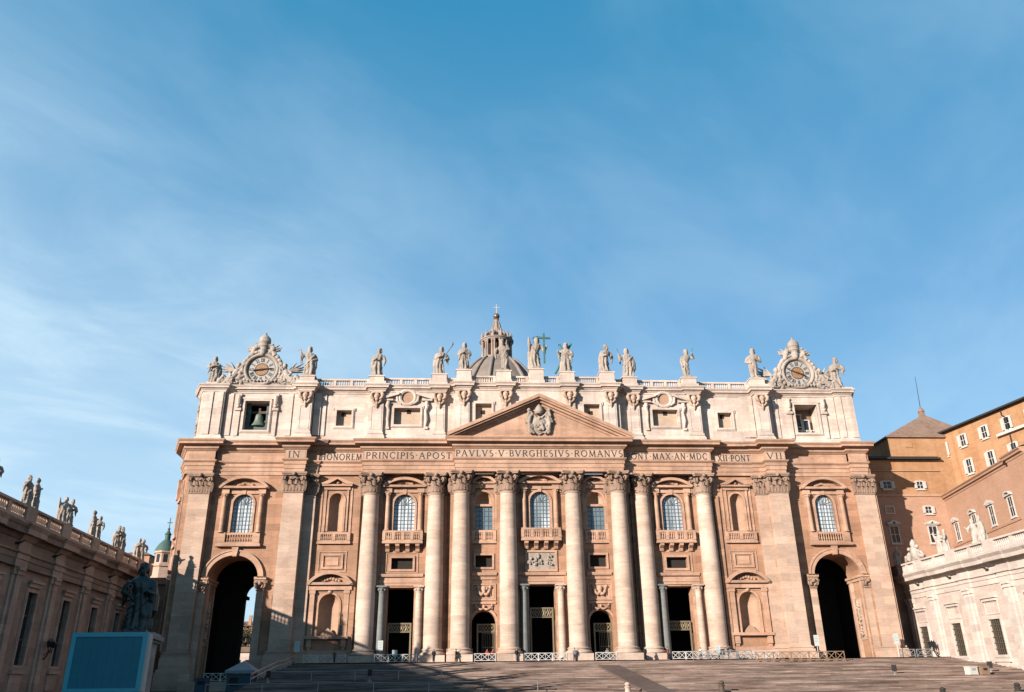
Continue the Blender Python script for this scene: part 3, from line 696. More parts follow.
def small_col(mb,x,y,z0,z1,r):
    h=z1-z0; mb.lathe([(r*1.35,0),(r*1.35,.3*r),(r*1.2,.5*r),(r,.8*r),(r*.98,h*.4),(r*.86,h-1.9*r),(r*.95,h-1.8*r),(r*1.0,h-1.5*r),(r*1.35,h-.5*r),(r*1.5,h-.4*r)],(x,y,z0),16); mb.box(x-r*1.45,x+r*1.45,y-r*1.45,y+r*1.45,z1-.4*r,z1)
    for k in range(8):
        a=2*PI*k/8; mb.ball((x+cos(a)*r*1.15,y+sin(a)*r*1.15,z1-1.05*r),r*.32,6,5)
def aedicule(c,y,hw,z0,z1,hood='seg',rise=1.35,colr=.34,name='window_surround'):
    mb=MB()
    for s in (-1,1):
        small_col(mb,c+s*(hw-.55),y-.42,z0,z1-.75,colr); mb.box(c+s*(hw-.15),c+s*(hw-.95),y-.14,y+.1,z0,z1-.7)
        mb.box(c+s*hw,c+s*(hw-1.1),y-.55,y,z1-.75,z1)
    mb.box(c-hw+1.1,c+hw-1.1,y-.25,y,z1-.75,z1-.003)
    o=mb.build(name,TRIM,P)
    mb=MB(); (seg_hood if hood=='seg' else tri_hood)(mb,c,hw+.45,z1,rise,y-.95,y+.1)
    rr=random.Random(int(c*7)+3)
    for k in range(9): mb.ball((c+(k-4)*.27,y-.12,z1+.62+.1*(4-abs(k-4))*.8),.2+.1*rr.random(),7,5)
    mb.build('hood',TRIM,o)
def balcony(c,y,hw,z0,z1,proj,corbels=0,nb=14):
    mb=MB(); mb.box(c-hw,c+hw,y-proj,y,z0,z0+.32); mb.box(c-hw+.08,c+hw-.08,y-proj+.08,y,z0+.32,z0+.5)
    mb.box(c-hw+.05,c+hw-.05,y-proj+.02,y-proj+.34,z1-.28,z1)
    nd=max(3,int(hw/0.9)+1); 
    posts=[c-hw+.25+(2*hw-.5)*i/nd for i in range(nd+1)] if proj>.6 else [c-hw+.3,c-.0,c+hw-.3]
    for x in posts: mb.box(x-.24,x+.24,y-proj+.0,y-proj+.36,z0+.5,z1-.28)
    for a,b in zip(posts[:-1],posts[1:]): balusters(mb,a+.24,b-.24,y-proj+.18,z0+.5,z1-.28,max(3,int((b-a)/.36)),.13,7)
    if proj>.6:
        for s in (-1,1): mb.box(c+s*(hw-.05),c+s*(hw-.3),y-proj+.36,y,z1-.28,z1)
    o=mb.build('balcony',TRIM,P,smooth=True,angle=30)
    for k in range(corbels):
        x=c-hw*.74+hw*1.48*k/(corbels-1); m=MB()
        m.add([(x+dx,y+yy,zz) for dx in (-.3,.3) for yy,zz in ((.0,z0-1.15),(-.35,z0-1.1),(-.55,z0-.7),(-proj*.85,z0-.35),(-proj*.9,z0),(0,z0))],[(0,1,2,3,4,5),(11,10,9,8,7,6)]+[(i,i+6,(i+1)%6+6,(i+1)%6) for i in range(6)])
        m.build('corbel',TRIM,o)
    # shadowed backing between the balusters
    m=MB(); m.box(c-hw+.2,c+hw-.2,y-.06,y+.02,z0+.5,z1-.02); m.build('balcony_back',WALL,o)
def relief(c,y,hw,hh,zc,n,seed,frame=True):
    mb=MB(); rr=random.Random(seed)
    mb.box(c-hw,c+hw,y-.02,y+.2,zc-hh,zc+hh)
    for k in range(n):
        x=rr.uniform(-hw*.85,hw*.85); z=rr.uniform(-hh*.6,hh*.6); a=rr.uniform(0,PI); l=rr.uniform(.25,.6)
        mb.tube([(c+x,y-.12,zc+z),(c+x+cos(a)*l*.5,y-.22,zc+z+sin(a)*l*.5),(c+x+cos(a)*l,y-.1,zc+z+sin(a)*l*.9)],[.14,.17,.1],6)
    me=mb.build('carved_relief',SCUL if frame else TRIM,P,smooth=True,angle=60)
    if frame:
        m=MB(); rect_band(m,c-hw,c+hw,zc-hh,zc+hh,.32,y-.2,y+.1); m.build('relief_frame',TRIM,me)
def swag(c,y,hw,zc,sc=1.0):
    mb=MB()
    for s in (-1,1):
        mb.tube([(c+s*hw,y-.1,zc+.55*sc),(c+s*hw*.75,y-.2,zc-.1*sc),(c+s*hw*.4,y-.25,zc-.4*sc),(c,y-.25,zc-.2*sc)],[.14*sc,.22*sc,.26*sc,.2*sc],7); mb.ball((c+s*hw,y-.1,zc+.6*sc),.26*sc,8,6); mb.tube([(c+s*hw,y-.1,zc+.5*sc),(c+s*hw*1.02,y-.1,zc-.5*sc)],[.15*sc,.08*sc],6)
    mb.ball((c,y-.2,zc+.35*sc),.36*sc,9,7,(1,.6,1.1)); mb.ball((c,y-.25,zc-.1*sc),.28*sc,8,6)
    mb.build('garland_relief',TRIM,P,smooth=True)
def gate(c,y,hw,zl,zt,ztop=None,split=True):
    # lattice transom over a tall iron frame
    m=MB()
    for s in (-1,1): m.box(c+s*hw,c+s*(hw-.22),y,y+.16,.01,zt)
    m.box(c-hw,c+hw,y-.02,y+.18,zt-.16,zt); m.box(c-hw,c+hw,y-.02,y+.18,zl,zl+.16)
    g=m.build('gate',GILT,P)
    m=MB(); n=max(3,int(hw*2/.7)); w=2*hw/n; zc=(zl+zt)/2+.02; h=(zt-zl)*.36
    for i in range(n):
        x=c-hw+w*(i+.5)
        m.tube([(x+w*.42*cos(a),y+.08,zc+h*sin(a)) for a in [2*PI*k/12 for k in range(13)]],.07,5)
        m.tube([(x-w*.4,y+.08,zc-h),(x+w*.4,y+.08,zc+h)],.06,5); m.tube([(x-w*.4,y+.1,zc+h),(x+w*.4,y+.1,zc-h)],.06,5); m.ball((x,y+.08,zc),.16,7,5)
    m.build('transom_lattice',GILT,g)
    return g
def bars(g,x0,x1,y,z0,z1,n):
    m=MB()
    for i in range(n+1): x=x0+(x1-x0)*i/n; m.box(x-.035,x+.035,y,y+.07,z0,z1)
    for z in (z0+.1,(z0+z1)/2,z1-.1): m.box(x0,x1,y-.01,y+.08,z-.06,z+.06)
    m.build('gate_bars',IRON,g)
# centre bay
aedicule(0,YC,3.0,19.05,25.95); window(0,YC,1.55,19.15,23.25)
balcony(0,YC,3.05,17.1,19.0,1.35,4)
relief(0,YC,2.1,1.25,14.25,26,4)
def string_course(a,b,y,z0=10.85,z1=12.5,br=()):
    mb=MB(); mb.sweep([(a,y),(b,y)],[(-.1,z0),(.18,z0),(.18,z0+.35),(.28,z0+.4),(.28,z0+.75),(.2,z0+.8),(.2,z1-.5),(.55,z1-.4),(.65,z1-.1),(.65,z1),(-.1,z1+.1)]); return mb
for a,b,y in ((-3.6,3.6,YC),(6.75,10.5,YC),(-10.5,-6.75,YC),(17.7,24.2,YB),(-24.2,-17.7,YB)): string_course(a,b,y-.0, 11.55 if abs(a+b)>10 and abs(a)<13 else 10.85).build('string_course',TRIM,P)
def door(c,y):
    for s in (-1,1):
        m=MB(); small_col(m,c+s*2.72,y-.42,.3,10.75,.54); m.box(c+s*2.72-.8,c+s*2.72+.8,y-1.2,y,.003,.3); m.build('door_column',GREYC if s<0 else COLM,P,smooth=True,angle=40)
    m=MB(); 
    for s in (-1,1): m.box(c+s*1.98,c+s*2.3,y-.1,y+.3,.02,10.8); m.mark()
    m.build_each('door_jamb',TRIM,P)
door(0,YC-.2); 
gate(0,YC+1.3,1.75,6.2,7.65)
for s in (1,-1):
    c=s*8.65
    mb=MB(); arch_band(mb,c,1.3,.3,18.9,23.45,YC-.14,YC+.1); 
    for q in (-1,1): mb.box(c+q*1.62,c+q*2.0,YC-.22,YC+.1,18.85,25.3)
    o=mb.build('window_surround',TRIM,P); mb=MB(); seg_hood(mb,c,1.95,25.95,1.1,YC-.7,YC+.1,.36); mb.box(c-1.9,c+1.9,YC-.4,YC,25.3,25.95); mb.ball((c,YC-.2,26.4),.32,8,6); mb.ball((c-.5,YC-.15,26.3),.22,8,6); mb.ball((c+.5,YC-.15,26.3),.22,8,6); mb.build('hood',TRIM,o)
    window_rect(c,YC-.2,1.3,18.9,22.55)
    mb=MB(); mb.box(c-1.4,c+1.4,YC-.05,YC+.7,22.5,22.85); mb.build('window_lintel',TRIM,P)
    balcony(c,YC,1.9,16.85,18.8,.35)
    mb=MB(); rect_band(mb,c-1.25,c+1.25,13.35,15.1,.3,YC-.16,YC+.1); mb.build('mezzanine_frame',TRIM,P)
    relief(c,YC,1.5,.95,9.75,4,int(20+s),False); swag(c,YC,.95,9.8,1.1)
    mb=MB(); rect_band(mb,c-1.6,c+1.6,8.75,10.75,.2,YC-.14,YC+.1); mb.box(c-1.8,c+1.8,YC-.2,YC,8.05,8.35); mb.build('relief_frame',TRIM,P)
    mb=MB(); arch_band(mb,c,1.75,.35,.02,5.4,YC-.2,YC+.1); mb.build('arch_surround',TRIM,P)
    swag(c,YC-.1,1.2,7.5,.6)
    g=gate(c+.35,YC+1.3,1.35,4.2,5.4); bars(g,c-.2,c+1.6,YC+1.3,.05,4.2,7)
    # bays 2
    c=s*20.95; y=YB
    aedicule(c,y,3.05,18.95,25.6); window(c,y,1.6,18.95,23.0)
    balcony(c,y,3.05,16.9,18.8,1.35,4)
    mb=MB(); rect_band(mb,c-1.6,c+1.6,13.25,14.9,.32,y-.2,y+.1); rect_band(mb,c-2.3,c+2.3,12.85,15.6,.12,y-.1,y+.1); mb.build('mezzanine_frame',TRIM,P)
    door(c,y-.2); gate(c-.1,y+1.3,1.75,4.35,5.7)
    # bays 3
    c=s*31.3; y=YN
    mb=MB(); arch_band(mb,c,1.1,.28,18.85,23.6,y-.14,y+.1)
    for q in (-1,1): mb.box(c+q*1.55,c+q*1.8,y-.2,y+.1,18.8,25.2); mb.box(c+q*2.15,c+q*2.4,y-.12,y+.1,16.9,25.8)
    o=mb.build('niche_surround',TRIM,P); mb=MB(); mb.box(c-2.0,c+2.0,y-.3,y,25.2,25.7); tri_hood(mb,c,2.3,25.7,1.15,y-.7,y+.1,.34); mb.ball((c,y-.15,26.35),.3,8,6); mb.build('hood',TRIM,o)
    balcony(c,y,2.5,16.95,18.65,.45)
    mb=MB(); rect_band(mb,c-1.3,c+1.3,13.55,15.2,.28,y-.18,y+.1); rect_band(mb,c-1.95,c+1.95,12.95,15.75,.14,y-.1,y+.1); mb.prism([(c-.9,13.8),(c+.9,13.8),(c+.9,14.95),(c-.9,14.95)],y-.1,y+.1); mb.build('wall_panel',TRIM,P)
    mb=MB(); arch_band(mb,c,1.5,.25,3.8,8.2,y-.14,y+.1); 
    for q in (-1,1):
        mb.box(c+q*2.15,c+q*2.85,y-.4,y+.1,3.8,10.2); mb.box(c+q*2.05,c+q*2.95,y-.48,y,9.7,10.2); mb.box(c+q*3.0,c+q*3.25,y-.2,y+.1,3.8,10.2)
        mb.box(c+q*2.1,c+q*2.8,y-.5,y,2.3,3.4); mb.box(c+q*2.2,c+q*2.7,y-.35,y,1.9,2.3)
    mb.box(c-3.1,c+3.1,y-.75,y,3.4,3.8); mb.box(c-2.0,c+2.0,y-.1,y,9.9,10.15); mb.ball((c,y-.1,10.0),.35,8,6); mb.box(c-3,c+3,y-.25,y+.1,.02,1.9)
    mb.box(c-3.2,c+3.2,y-.55,y,10.2,10.9)
    o=mb.build('niche_surround',TRIM,P); mb=MB(); seg_hood(mb,c,3.35,10.9,1.75,y-1.0,y+.1,.45)
    for k in range(7): mb.ball((c+(k-3)*.42,y-.1,11.55+.12*(3-abs(k-3))),.28,8,6)
    mb.build('hood',TRIM,o)
    # bays 4 : great arch
    c=s*45.4; y=YN
    aedicule(c,y,3.3,18.6,25.3,rise=1.7); window(c,y,1.5,18.7,23.0)
    mb=MB(); mb.box(c-3.3,c+3.3,y-.75,y,16.55,16.95); mb.box(c-3.1,c+3.1,y-.5,y,16.95,17.2)
    for q in (-1,1): mb.box(c+q*3.1,c+q*2.0,y-.55,y,17.2,18.6)
    mb.box(c-2,c+2,y-.4,y-.1,18.3,18.6); balusters(mb,c-1.9,c+1.9,y-.25,17.2,18.3,10,.13,7); mb.build('balcony',TRIM,P,smooth=True,angle=30)
    c=s*45.7
    mb=MB(); arch_band(mb,c,3.7,.75,12.0,12.0,y-.28,y+.1,26,rz=3.3); arch_band(mb,c,4.3,.22,12.0,12.0,y-.4,y+.1,26,rz=3.9)
    mb.prism([(c-.3,15.1),(c+.3,15.1),(c+.5,16.45),(c-.5,16.45)],y-.6,y); mb.build('archivolt',TRIM,P)
    for q in (-1,1):
        m=MB(); x0,x1=sorted((c+q*3.72,c+q*4.8)); m.box(x0,x1,y-.3,y+.1,-3.3 if s<0 else .02,11.3)
        o=m.build('jamb_pilaster',PILM,P)
        m=MB(); a,b=sorted((c+q*3.3,c+q*5.05)); m.box(a,b,y-.75,5.25,11.75,12.1); a2,b2=sorted((c+q*3.5,c+q*4.95)); m.box(a2,b2,y-.55,5.2,11.3,11.75); m.build('impost',TRIM,o)
        cp=capital_flat(1.0,.4,1.2).build('capital',CAPM,o,smooth=True,angle=45); cp.location=((x0+x1)/2,y-.4,10.1)
    # carved panel on the jamb that faces the camera side
    m=MB(); rect_band(m,-.8,.8,3,8.8,.18,-.1,.1); m.box(-.8,.8,-.03,.05,3,8.8); rr=random.Random(8)
    for k in range(14): m.tube([(rr.uniform(-.4,.4),-.08,3.3+k*.36),(rr.uniform(-.4,.4),-.2,3.5+k*.36),(rr.uniform(-.4,.4),-.08,3.8+k*.36)],[.15,.2,.12],6)
    for q in (0,3.4): m.box(-1.2+q-.4,-1.2+q+.4 if q==0 else -1.2+q-.2,-.14,.05,-3.3 if s<0 else .02,11.3)
    o=m.build('jamb_relief',PILM,P,smooth=True,angle=50); o.rotation_euler=(0,0,-PI/2*s); o.location=(c+s*3.7,YN+2.5,0)
# low plinth wall along the front
mb=MB()
for s in (1,-1):
    for a,b in ((27.9,34.3),(39.7,41.9),(49.5,50.2)): x0,x1=sorted((s*a,s*b)); mb.box(x0,x1,YN-.35,YN+.1,-3.3 if s<0 and a>30 else .003,1.3); mb.mark()
mb.build_each('plinth',PILM,P)
# ------------------------------------------------------------------ attic
ACEN,ASID,ANIC,AARC=-1.2,0.1,1.0,1.0
def attic():
    S=[]  # wall segments x0,x1,y,holes,depth
    mb=MB()
    def wh(c,hw,z0,z1): return rect(c-hw,c+hw,z0,z1)
    mb.sheet(rect(-13.4,13.4,32.7,42.3),ACEN,[wh(s*8.77,1.3,36.0,38.95) for s in (-1,1)],.85)
    for s in (-1,1):
        a,b=sorted((s*13.4,s*27.3)); mb.sheet(rect(a,b,32.7,42.3),ASID,[wh(s*21.05,2.1,35.75,38.55)],.85)
        a,b=sorted((s*27.3,s*39.2)); mb.sheet(rect(a,b,32.7,42.3),ANIC,[wh(s*31.25,1.2,35.75,38.4)],.85)
        a,b=sorted((s*39.2,s*50.4)); mb.sheet(rect(a,b,32.7,42.3),AARC,[wh(s*45.2,1.95,35.0,39.9)],2.6)
        for x,y0,y1 in ((s*13.4,ACEN,ASID),(s*27.3,ASID,ANIC)): mb.add([(x,y0,32.7),(x,y1,32.7),(x,y1,42.3),(x,y0,42.3)],[(0,1,2,3)])
    for s,ch in ((-1,[(-53.9,.35),(-55.6,4.2),(-55.6,16)]),(1,[(53.0,.35),(54.4,4.2),(54.4,16)])):
        path=[(s*50.4,AARC),(s*50.4,.35)]+ch
        for i in range(len(path)-1):
            p,q=path[i],path[i+1]; mb.add([(p[0],p[1],32.7),(q[0],q[1],32.7),(q[0],q[1],42.3),(p[0],p[1],42.3)],[(0,1,2,3)])
    mb.add([(-55.6,16,32.7),(54.4,16,32.7),(54.4,16,42.3),(-55.6,16,42.3)],[(0,1,2,3)])
    mb.add([(-55.6,16,42.25),(54.4,16,42.25),(54.4,4.2,42.25),(53,1.2,42.25),(-53.9,1.2,42.25),(-55.6,4.2,42.25)],[(0,1,2,3,4,5)])
    return mb
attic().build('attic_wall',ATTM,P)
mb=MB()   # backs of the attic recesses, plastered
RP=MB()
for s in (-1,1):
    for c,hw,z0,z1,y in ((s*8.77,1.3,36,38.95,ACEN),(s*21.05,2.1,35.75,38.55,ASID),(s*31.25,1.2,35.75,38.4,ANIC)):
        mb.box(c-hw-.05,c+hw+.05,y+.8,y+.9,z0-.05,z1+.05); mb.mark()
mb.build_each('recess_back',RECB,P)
mb=MB()
for s in (-1,1):
    for c,z,y in ((s*8.77-.1,37.8,ACEN),(s*21.05+.2,38.2,ASID),(s*31.25-.2,38.0,ANIC)): mb.box(c-.33,c+.33,y+.74,y+.79,z-.35,z+.3); mb.mark()
mb.build_each('vent_opening',DARKI,P)
PIL=[(-37.3,2.1,-.55),(-25.95,2.15,ASID-.45),(-15.85,1.75,ASID-.45),(-11.9,1.75,ACEN-.45),(-5.2,1.7,ACEN-.45),(5.2,1.7,ACEN-.45),(11.9,1.75,ACEN-.45),(15.85,1.9,ASID-.45),(25.9,2.15,ASID-.45),(37.3,2.1,-.55)]
def apath():
    pts=[(-55.6,16),(-55.6,4.2),(-53.9,.35)]
    def seg(y): pts.append(('w',y))
    res=[]; walls=[(-50.4,.35),(-38.9,AARC),(-27.3,ANIC),(-13.4,ASID),(13.4,ACEN),(27.3,ASID),(38.9,ANIC),(50.4,AARC),(53.0,.35)]
    ev=[(-50.4,AARC)]
    def wy(x):
        for b,y in walls:
            if x<b: return y
        return .35
    br=sorted(set([b for b,_ in walls[:-1]]+[c+q*(w/2+.08) for c,w,_ in PIL for q in (-1,1)]))
    xs=[-53.9]+br+[53.0]
    def yy(x):
        for c,w,y in PIL:
            if abs(x-c)<w/2+.08: return y
        if abs(x)<38.85 and abs(x)>35.6: return ANIC-.45
        return wy(x)
    out=[(-55.6,16),(-55.6,4.2)]
    for a,b in zip(xs[:-1],xs[1:]):
        y=yy((a+b)/2)
        if out[-1]!=(a,y): out.append((a,y))
        out.append((b,y))
    out+= [(54.4,4.2),(54.4,16)]
    o2=[out[0]]
    for p in out[1:]:
        if math.hypot(p[0]-o2[-1][0],p[1]-o2[-1][1])>1e-3: o2.append(p)
    return o2
AP=apath()
mb=MB(); mb.sweep(AP,[(-.6,41.2),(0,41.2),(.12,41.25),(.15,41.45),(.3,41.6),(.34,41.75),(.62,41.8),(.64,42.05),(.85,42.3),(.85,42.42),(-.3,42.5),(-.6,42.5)]); mb.build('attic_cornice',ATTM,P)
mb=MB(); mb.sweep(AP,[(-.6,32.75),(.3,32.75),(.3,33.7),(.2,33.75),(.12,34.0),(0,34.1),(-.6,34.1)]); mb.build('attic_base',ATTM,P)
def console():
    mb=MB()  # carved mask console under the cornice, x centred, front y=0
    mb.box(-.95,.95,-.4,.02,1.7,2.02)
    for s in (-1,1):
        mb.tube([(s*.7,-.15,1.75),(s*.95,-.4,1.35),(s*.8,-.45,.85),(s*.45,-.35,.65)],[.24,.3,.28,.16],8); mb.tube([(s*.75,-.1,.9),(s*.6,-.25,.3),(s*.2,-.2,-.1)],[.2,.24,.12],8); mb.ball((s*.25,-.52,1.3),.13,7,5)
    mb.ball((0,-.38,1.1),.5,12,9,(.95,.8,1.15)); mb.ball((0,-.42,.5),.3,9,7); mb.ball((0,-.7,1.05),.13,7,5); mb.tube([(0,-.2,.2),(0,-.26,-.3),(0,-.14,-.85)],[.24,.2,.06],7)
    return mb
cm=None
for c,w,y in PIL:
    mb=MB(); mb.box(-w/2,w/2,0,.5+(1.7 if abs(c)>30 else 0),34.08,41.2)
    mb.prism(rect(-w/2+.22,w/2-.22,34.8,38.8),-.05,.02,[rect(-w/2+.36,w/2-.36,34.95,38.65)])
    mb.box(-w/2-.14,w/2+.14,-.16,.3,34.08,34.4)
    p=mb.build('attic_pilaster',ATTM,P); p.location=(c,y,0)
    if cm is None: cm=console().build('console',PILM,p,smooth=True,angle=60)
    else: k=cm.copy(); scene.collection.objects.link(k); k.parent=p; cm2=k; k.location=(0,0,39.2)
    if c==PIL[0][0]: cm.location=(0,0,39.2)
mb=MB()
for s in (-1,1):
    for x0,x1 in ((50.6,51.2),(52.2,53.2),(49.1,50.2),(39.6,40.4)):
        a,b=sorted((s*x0,s*x1)); y=.35 if x0>50.4 else AARC; mb.box(a,b,y-.16,y+.1,34.1,41.2); mb.mark()
    a,b=sorted((s*35.0,s*36.1)); mb.box(a,b,ANIC-.44,ANIC+.1,34.1,41.2); mb.mark()
    a,b=sorted((s*34.2,s*35.0)); mb.box(a,b,ANIC-.2,ANIC+.1,34.1,41.2); mb.mark()
mb.build_each('attic_strip',ATTM,P)
# attic window frames
for s in (-1,1):
    for c,hw,z0,z1,y,k in ((s*8.77,1.3,36,38.95,ACEN,1),(s*21.05,2.1,35.75,38.55,ASID,2),(s*31.25,1.2,35.75,38.4,ANIC,3),(s*45.2,1.95,35,39.9,AARC,4)):
        mb=MB(); rect_band(mb,c-hw,c+hw,z0,z1,.3,y-.24,y+.1); rect_band(mb,c-hw-.3,c+hw+.3,z0-.3,z1+.3,.14,y-.14,y+.1)
        if k<4: mb.box(c-hw-.55,c-hw-.45,y-.2,y,z1-.1,z1+.44); mb.box(c+hw+.45,c+hw+.55,y-.2,y,z1-.1,z1+.44)
        f=mb.build('attic_window',ATTM,P)
        if k==2:
            m=MB()
            for q in (-1,1):
                m.prism([(c+q*4.05,39.9),(c+q*1.35,40.75),(c+q*1.35,41.15),(c+q*4.05,40.3)][::-q],y-.7,y); m.box(c+q*4.0,c+q*2.3,y-.55,y,39.72,39.98)
                m.tube([(c+q*3.05,y-.3,39.6),(c+q*3.2,y-.35,38.9),(c+q*2.95,y-.3,38.0),(c+q*3.1,y-.3,36.6),(c+q*2.95,y-.25,35.4)],[.3,.34,.2,.26,.14],8); m.ball((c+q*3.1,y-.45,39.1),.3,8,6)
                m.box(c+q*3.35,c+q*2.8,y-.3,y,35.0,35.4)
            m.lathe([(.95,-.05),(1.0,-.3),(1.25,-.42),(1.5,-.3),(1.55,0)],(c,y,40.35),26,axis='y',cap=False)
            for q in (-1,1): m.tube([(c+q*1.45,y-.2,41.2),(c+q*1.75,y-.25,40.6),(c+q*1.6,y-.25,39.7),(c+q*1.0,y-.25,39.25)],[.16,.22,.24,.16],8)
            m.build('broken_pediment',ATTM,f,smooth=True,angle=40)
            m=MB(); m.lathe([(0.0,.0),(1.0,.0)],(c,y-.04,40.35),24,axis='y',cap=False); m.build('oval_recess',NICH,f)
        if k==4:
            m=MB()
            for q in (-1,1):
                x=c+q*2.95; m.prism([(x-.3,34.0),(x+.3,34.0),(x+.36,38.2),(x-.36,38.2)],y-.26,y); m.box(x-.5,x+.5,y-.5,y,38.2,38.6); m.box(x-.38,x+.38,y-.4,y,38.6,41.1); m.ball((x,y-.42,38.9),.3,8,6); m.tube([(x,y-.3,39.3),(x,y-.5,39.9),(x,y-.4,40.7)],[.3,.34,.28],8)
            m.box(c-2.6,c+2.6,y-.3,y,40.2,40.5); m.build('herm_bracket',ATTM,f,smooth=True,angle=40)
# bell chamber on the left, glazed loggia on the right
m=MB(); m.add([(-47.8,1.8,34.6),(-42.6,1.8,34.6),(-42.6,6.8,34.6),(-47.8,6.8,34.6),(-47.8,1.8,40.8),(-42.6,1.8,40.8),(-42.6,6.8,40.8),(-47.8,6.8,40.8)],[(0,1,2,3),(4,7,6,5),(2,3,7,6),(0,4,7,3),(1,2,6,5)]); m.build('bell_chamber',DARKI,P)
m=MB(); 
for x in (-46.75,-43.65): m.box(x-.28,x+.28,2.0,2.6,35.02,39.8); m.ball((x,2.1,38.4),.42,8,6); m.box(x-.4,x+.4,1.9,2.7,36.6,36.9); m.mark()
m.box(-47.1,-43.3,2.1,2.3,35.02,36.0); m.build_each('bell_support',plain('dark_patina',(.10,.14,.135),.7),P)
y=AARC+2.6
m=MB(); m.box(43.0,47.4,y,y+.1,34.8,40.2); m.build('loggia_back',plain('loggia_plaster',(0.26,0.17,0.11),0.8),P)
m=MB(); c=45.2
for x in (c-1.2,c-.2,c+.05,c+1.1): m.box(x-.09,x+.09,y-.7,y-.5,35.02,38.9 if x<c else 37.9)
for z in (36.6,38.85): m.box(c-1.3,c+.0,y-.72,y-.52,z-.08,z+.08)
m.box(c-.1,c+1.2,y-.73,y-.53,37.8,37.95); m.box(c-1.8,c+1.8,y-.74,y-.6,36.0,36.12)
for k in range(9): x=c-1.7+3.4*k/8; m.box(x-.04,x+.04,y-.73,y-.62,35.02,36.05)
for q in (-.9,0,.9): m.tube([(c+q-.45,y-.68,35.1),(c+q+.45,y-.68,36.0)],.05,5); m.tube([(c+q+.45,y-.66,35.1),(c+q-.45,y-.66,36.0)],.05,5)
lf=m.build('loggia_frame',WHITE,P); m=MB(); m.box(c-1.2,c+1.1,y-.45,y-.4,35.02,37.9); m.build('pane',GLASSD,lf)
bell=empty('bell',(-45.2,2.7,36.1)); tag(bell,'green bronze church bell hanging in the dark square opening below the left clock','bell')
m=MB(); m.lathe([(1.22,0),(1.25,.08),(1.05,.35),(.85,.7),(.72,1.2),(.66,1.7),(.55,2.0),(.3,2.15),(.12,2.2)],(0,0,0),28); m.build('bell_body',BELLM,bell,smooth=True,angle=50)
m=MB(); m.box(-1.3,1.3,-.22,.22,2.2,2.6); m.box(-.2,.2,-.2,.2,2.6,3.2); m.build('yoke',WOOD,bell)
m=MB(); m.tube([(0,0,1.8),(0,0,-.1)],.07,8); m.ball((0,0,-.1),.2,10,7); m.build('clapper',IRON,bell)
# relief strips on the attic corners
for x,y,rz in ((-54.75,2.25,-1.155),):
    m=MB(); rr=random.Random(4)
    for k in range(9): m.ball((rr.uniform(-.3,.3),-.06,34.8+k*.62),.3+.12*rr.random(),8,6,(1,.5,1.2)); m.tube([(-.4,-.05,34.6+k*.6),(0,-.16,34.9+k*.6),(.4,-.05,35.2+k*.6)],[.1,.14,.1],6)
    rect_band(m,-.8,.8,34.6,40.6,.12,-.08,.05)
    o=m.build('trophy_relief',SCUL,P,smooth=True,angle=50); o.location=(x,y,0); o.rotation_euler=(0,0,rz)
# balustrade on the attic, with statue plinths
SP={}
def bal_section(x0,x1,y):
    m=MB(); m.box(x0,x1,y-.28,y+.28,42.45,42.75); m.box(x0,x1,y-.3,y+.3,43.62,43.9)
    L=x1-x0; n=max(1,round(L/2.9)); 
    for k in range(n+1):
        x=x0+.22+(L-.44)*k/n; m.box(x-.22,x+.22,y-.26,y+.26,42.75,43.62)
    for k in range(n):
        a=x0+.44+(L-.44)*k/n; b=x0+(L-.44)*(k+1)/n; balusters(m,a,b,y,42.75,43.62,max(3,int((b-a)/.34)),.15,6)
    m.build('balustrade',ATTM,P)
STX=[(-37.4,43.9,.2),(-26.2,44.0,ASID+.2),(-16.0,44.4,ASID+.2),(-12.0,44.7,ACEN+.2),(-5.5,44.6,ACEN+.2),(-0.15,44.95,ACEN+.2),(4.9,44.45,ACEN+.2),(11.5,44.5,ACEN+.2),(15.5,44.15,ASID+.2),(25.5,44.2,ASID+.2),(37.1,44.1,.2)]
m=MB()
for x,z,y in STX:
    w=1.55 if abs(x)<30 else 1.75
    m.box(x-w,x+w,y-.95,y+1.2,42.46,43.0) if abs(x)>20 else m.box(x-1.35,x+1.35,y-.9,y+1.2,42.46,42.95)
    m.box(x-1.2,x+1.2,y-.8,y+1.2,42.95,z-.2); m.box(x-1.32,x+1.32,y-.92,y+1.25,z-.2,z); m.mark()
for s in (-1,1): a,b=sorted((s*50.2,s*53.6)); m.box(a,b,.2,2.6,42.46,42.9); m.mark()
m.build_each('statue_plinth',ATTM,P)
xs=[p[0] for p in STX]
for (xa,za,ya),(xb,zb_,yb) in zip(STX[:-1],STX[1:]):
    y=max(ya,yb)+.35 if abs(xa)>13 and abs(xb)>13 else (ACEN+.5)
    if xa<-20 and xb<-20: y=ANIC+.3
    if xa>20 and xb>20: y=ANIC+.3
    if (xa<-13 and xb>-13) or (xa<13 and xb>13): y=ASID+.3
    bal_section(xa+1.3,xb-1.3,y)
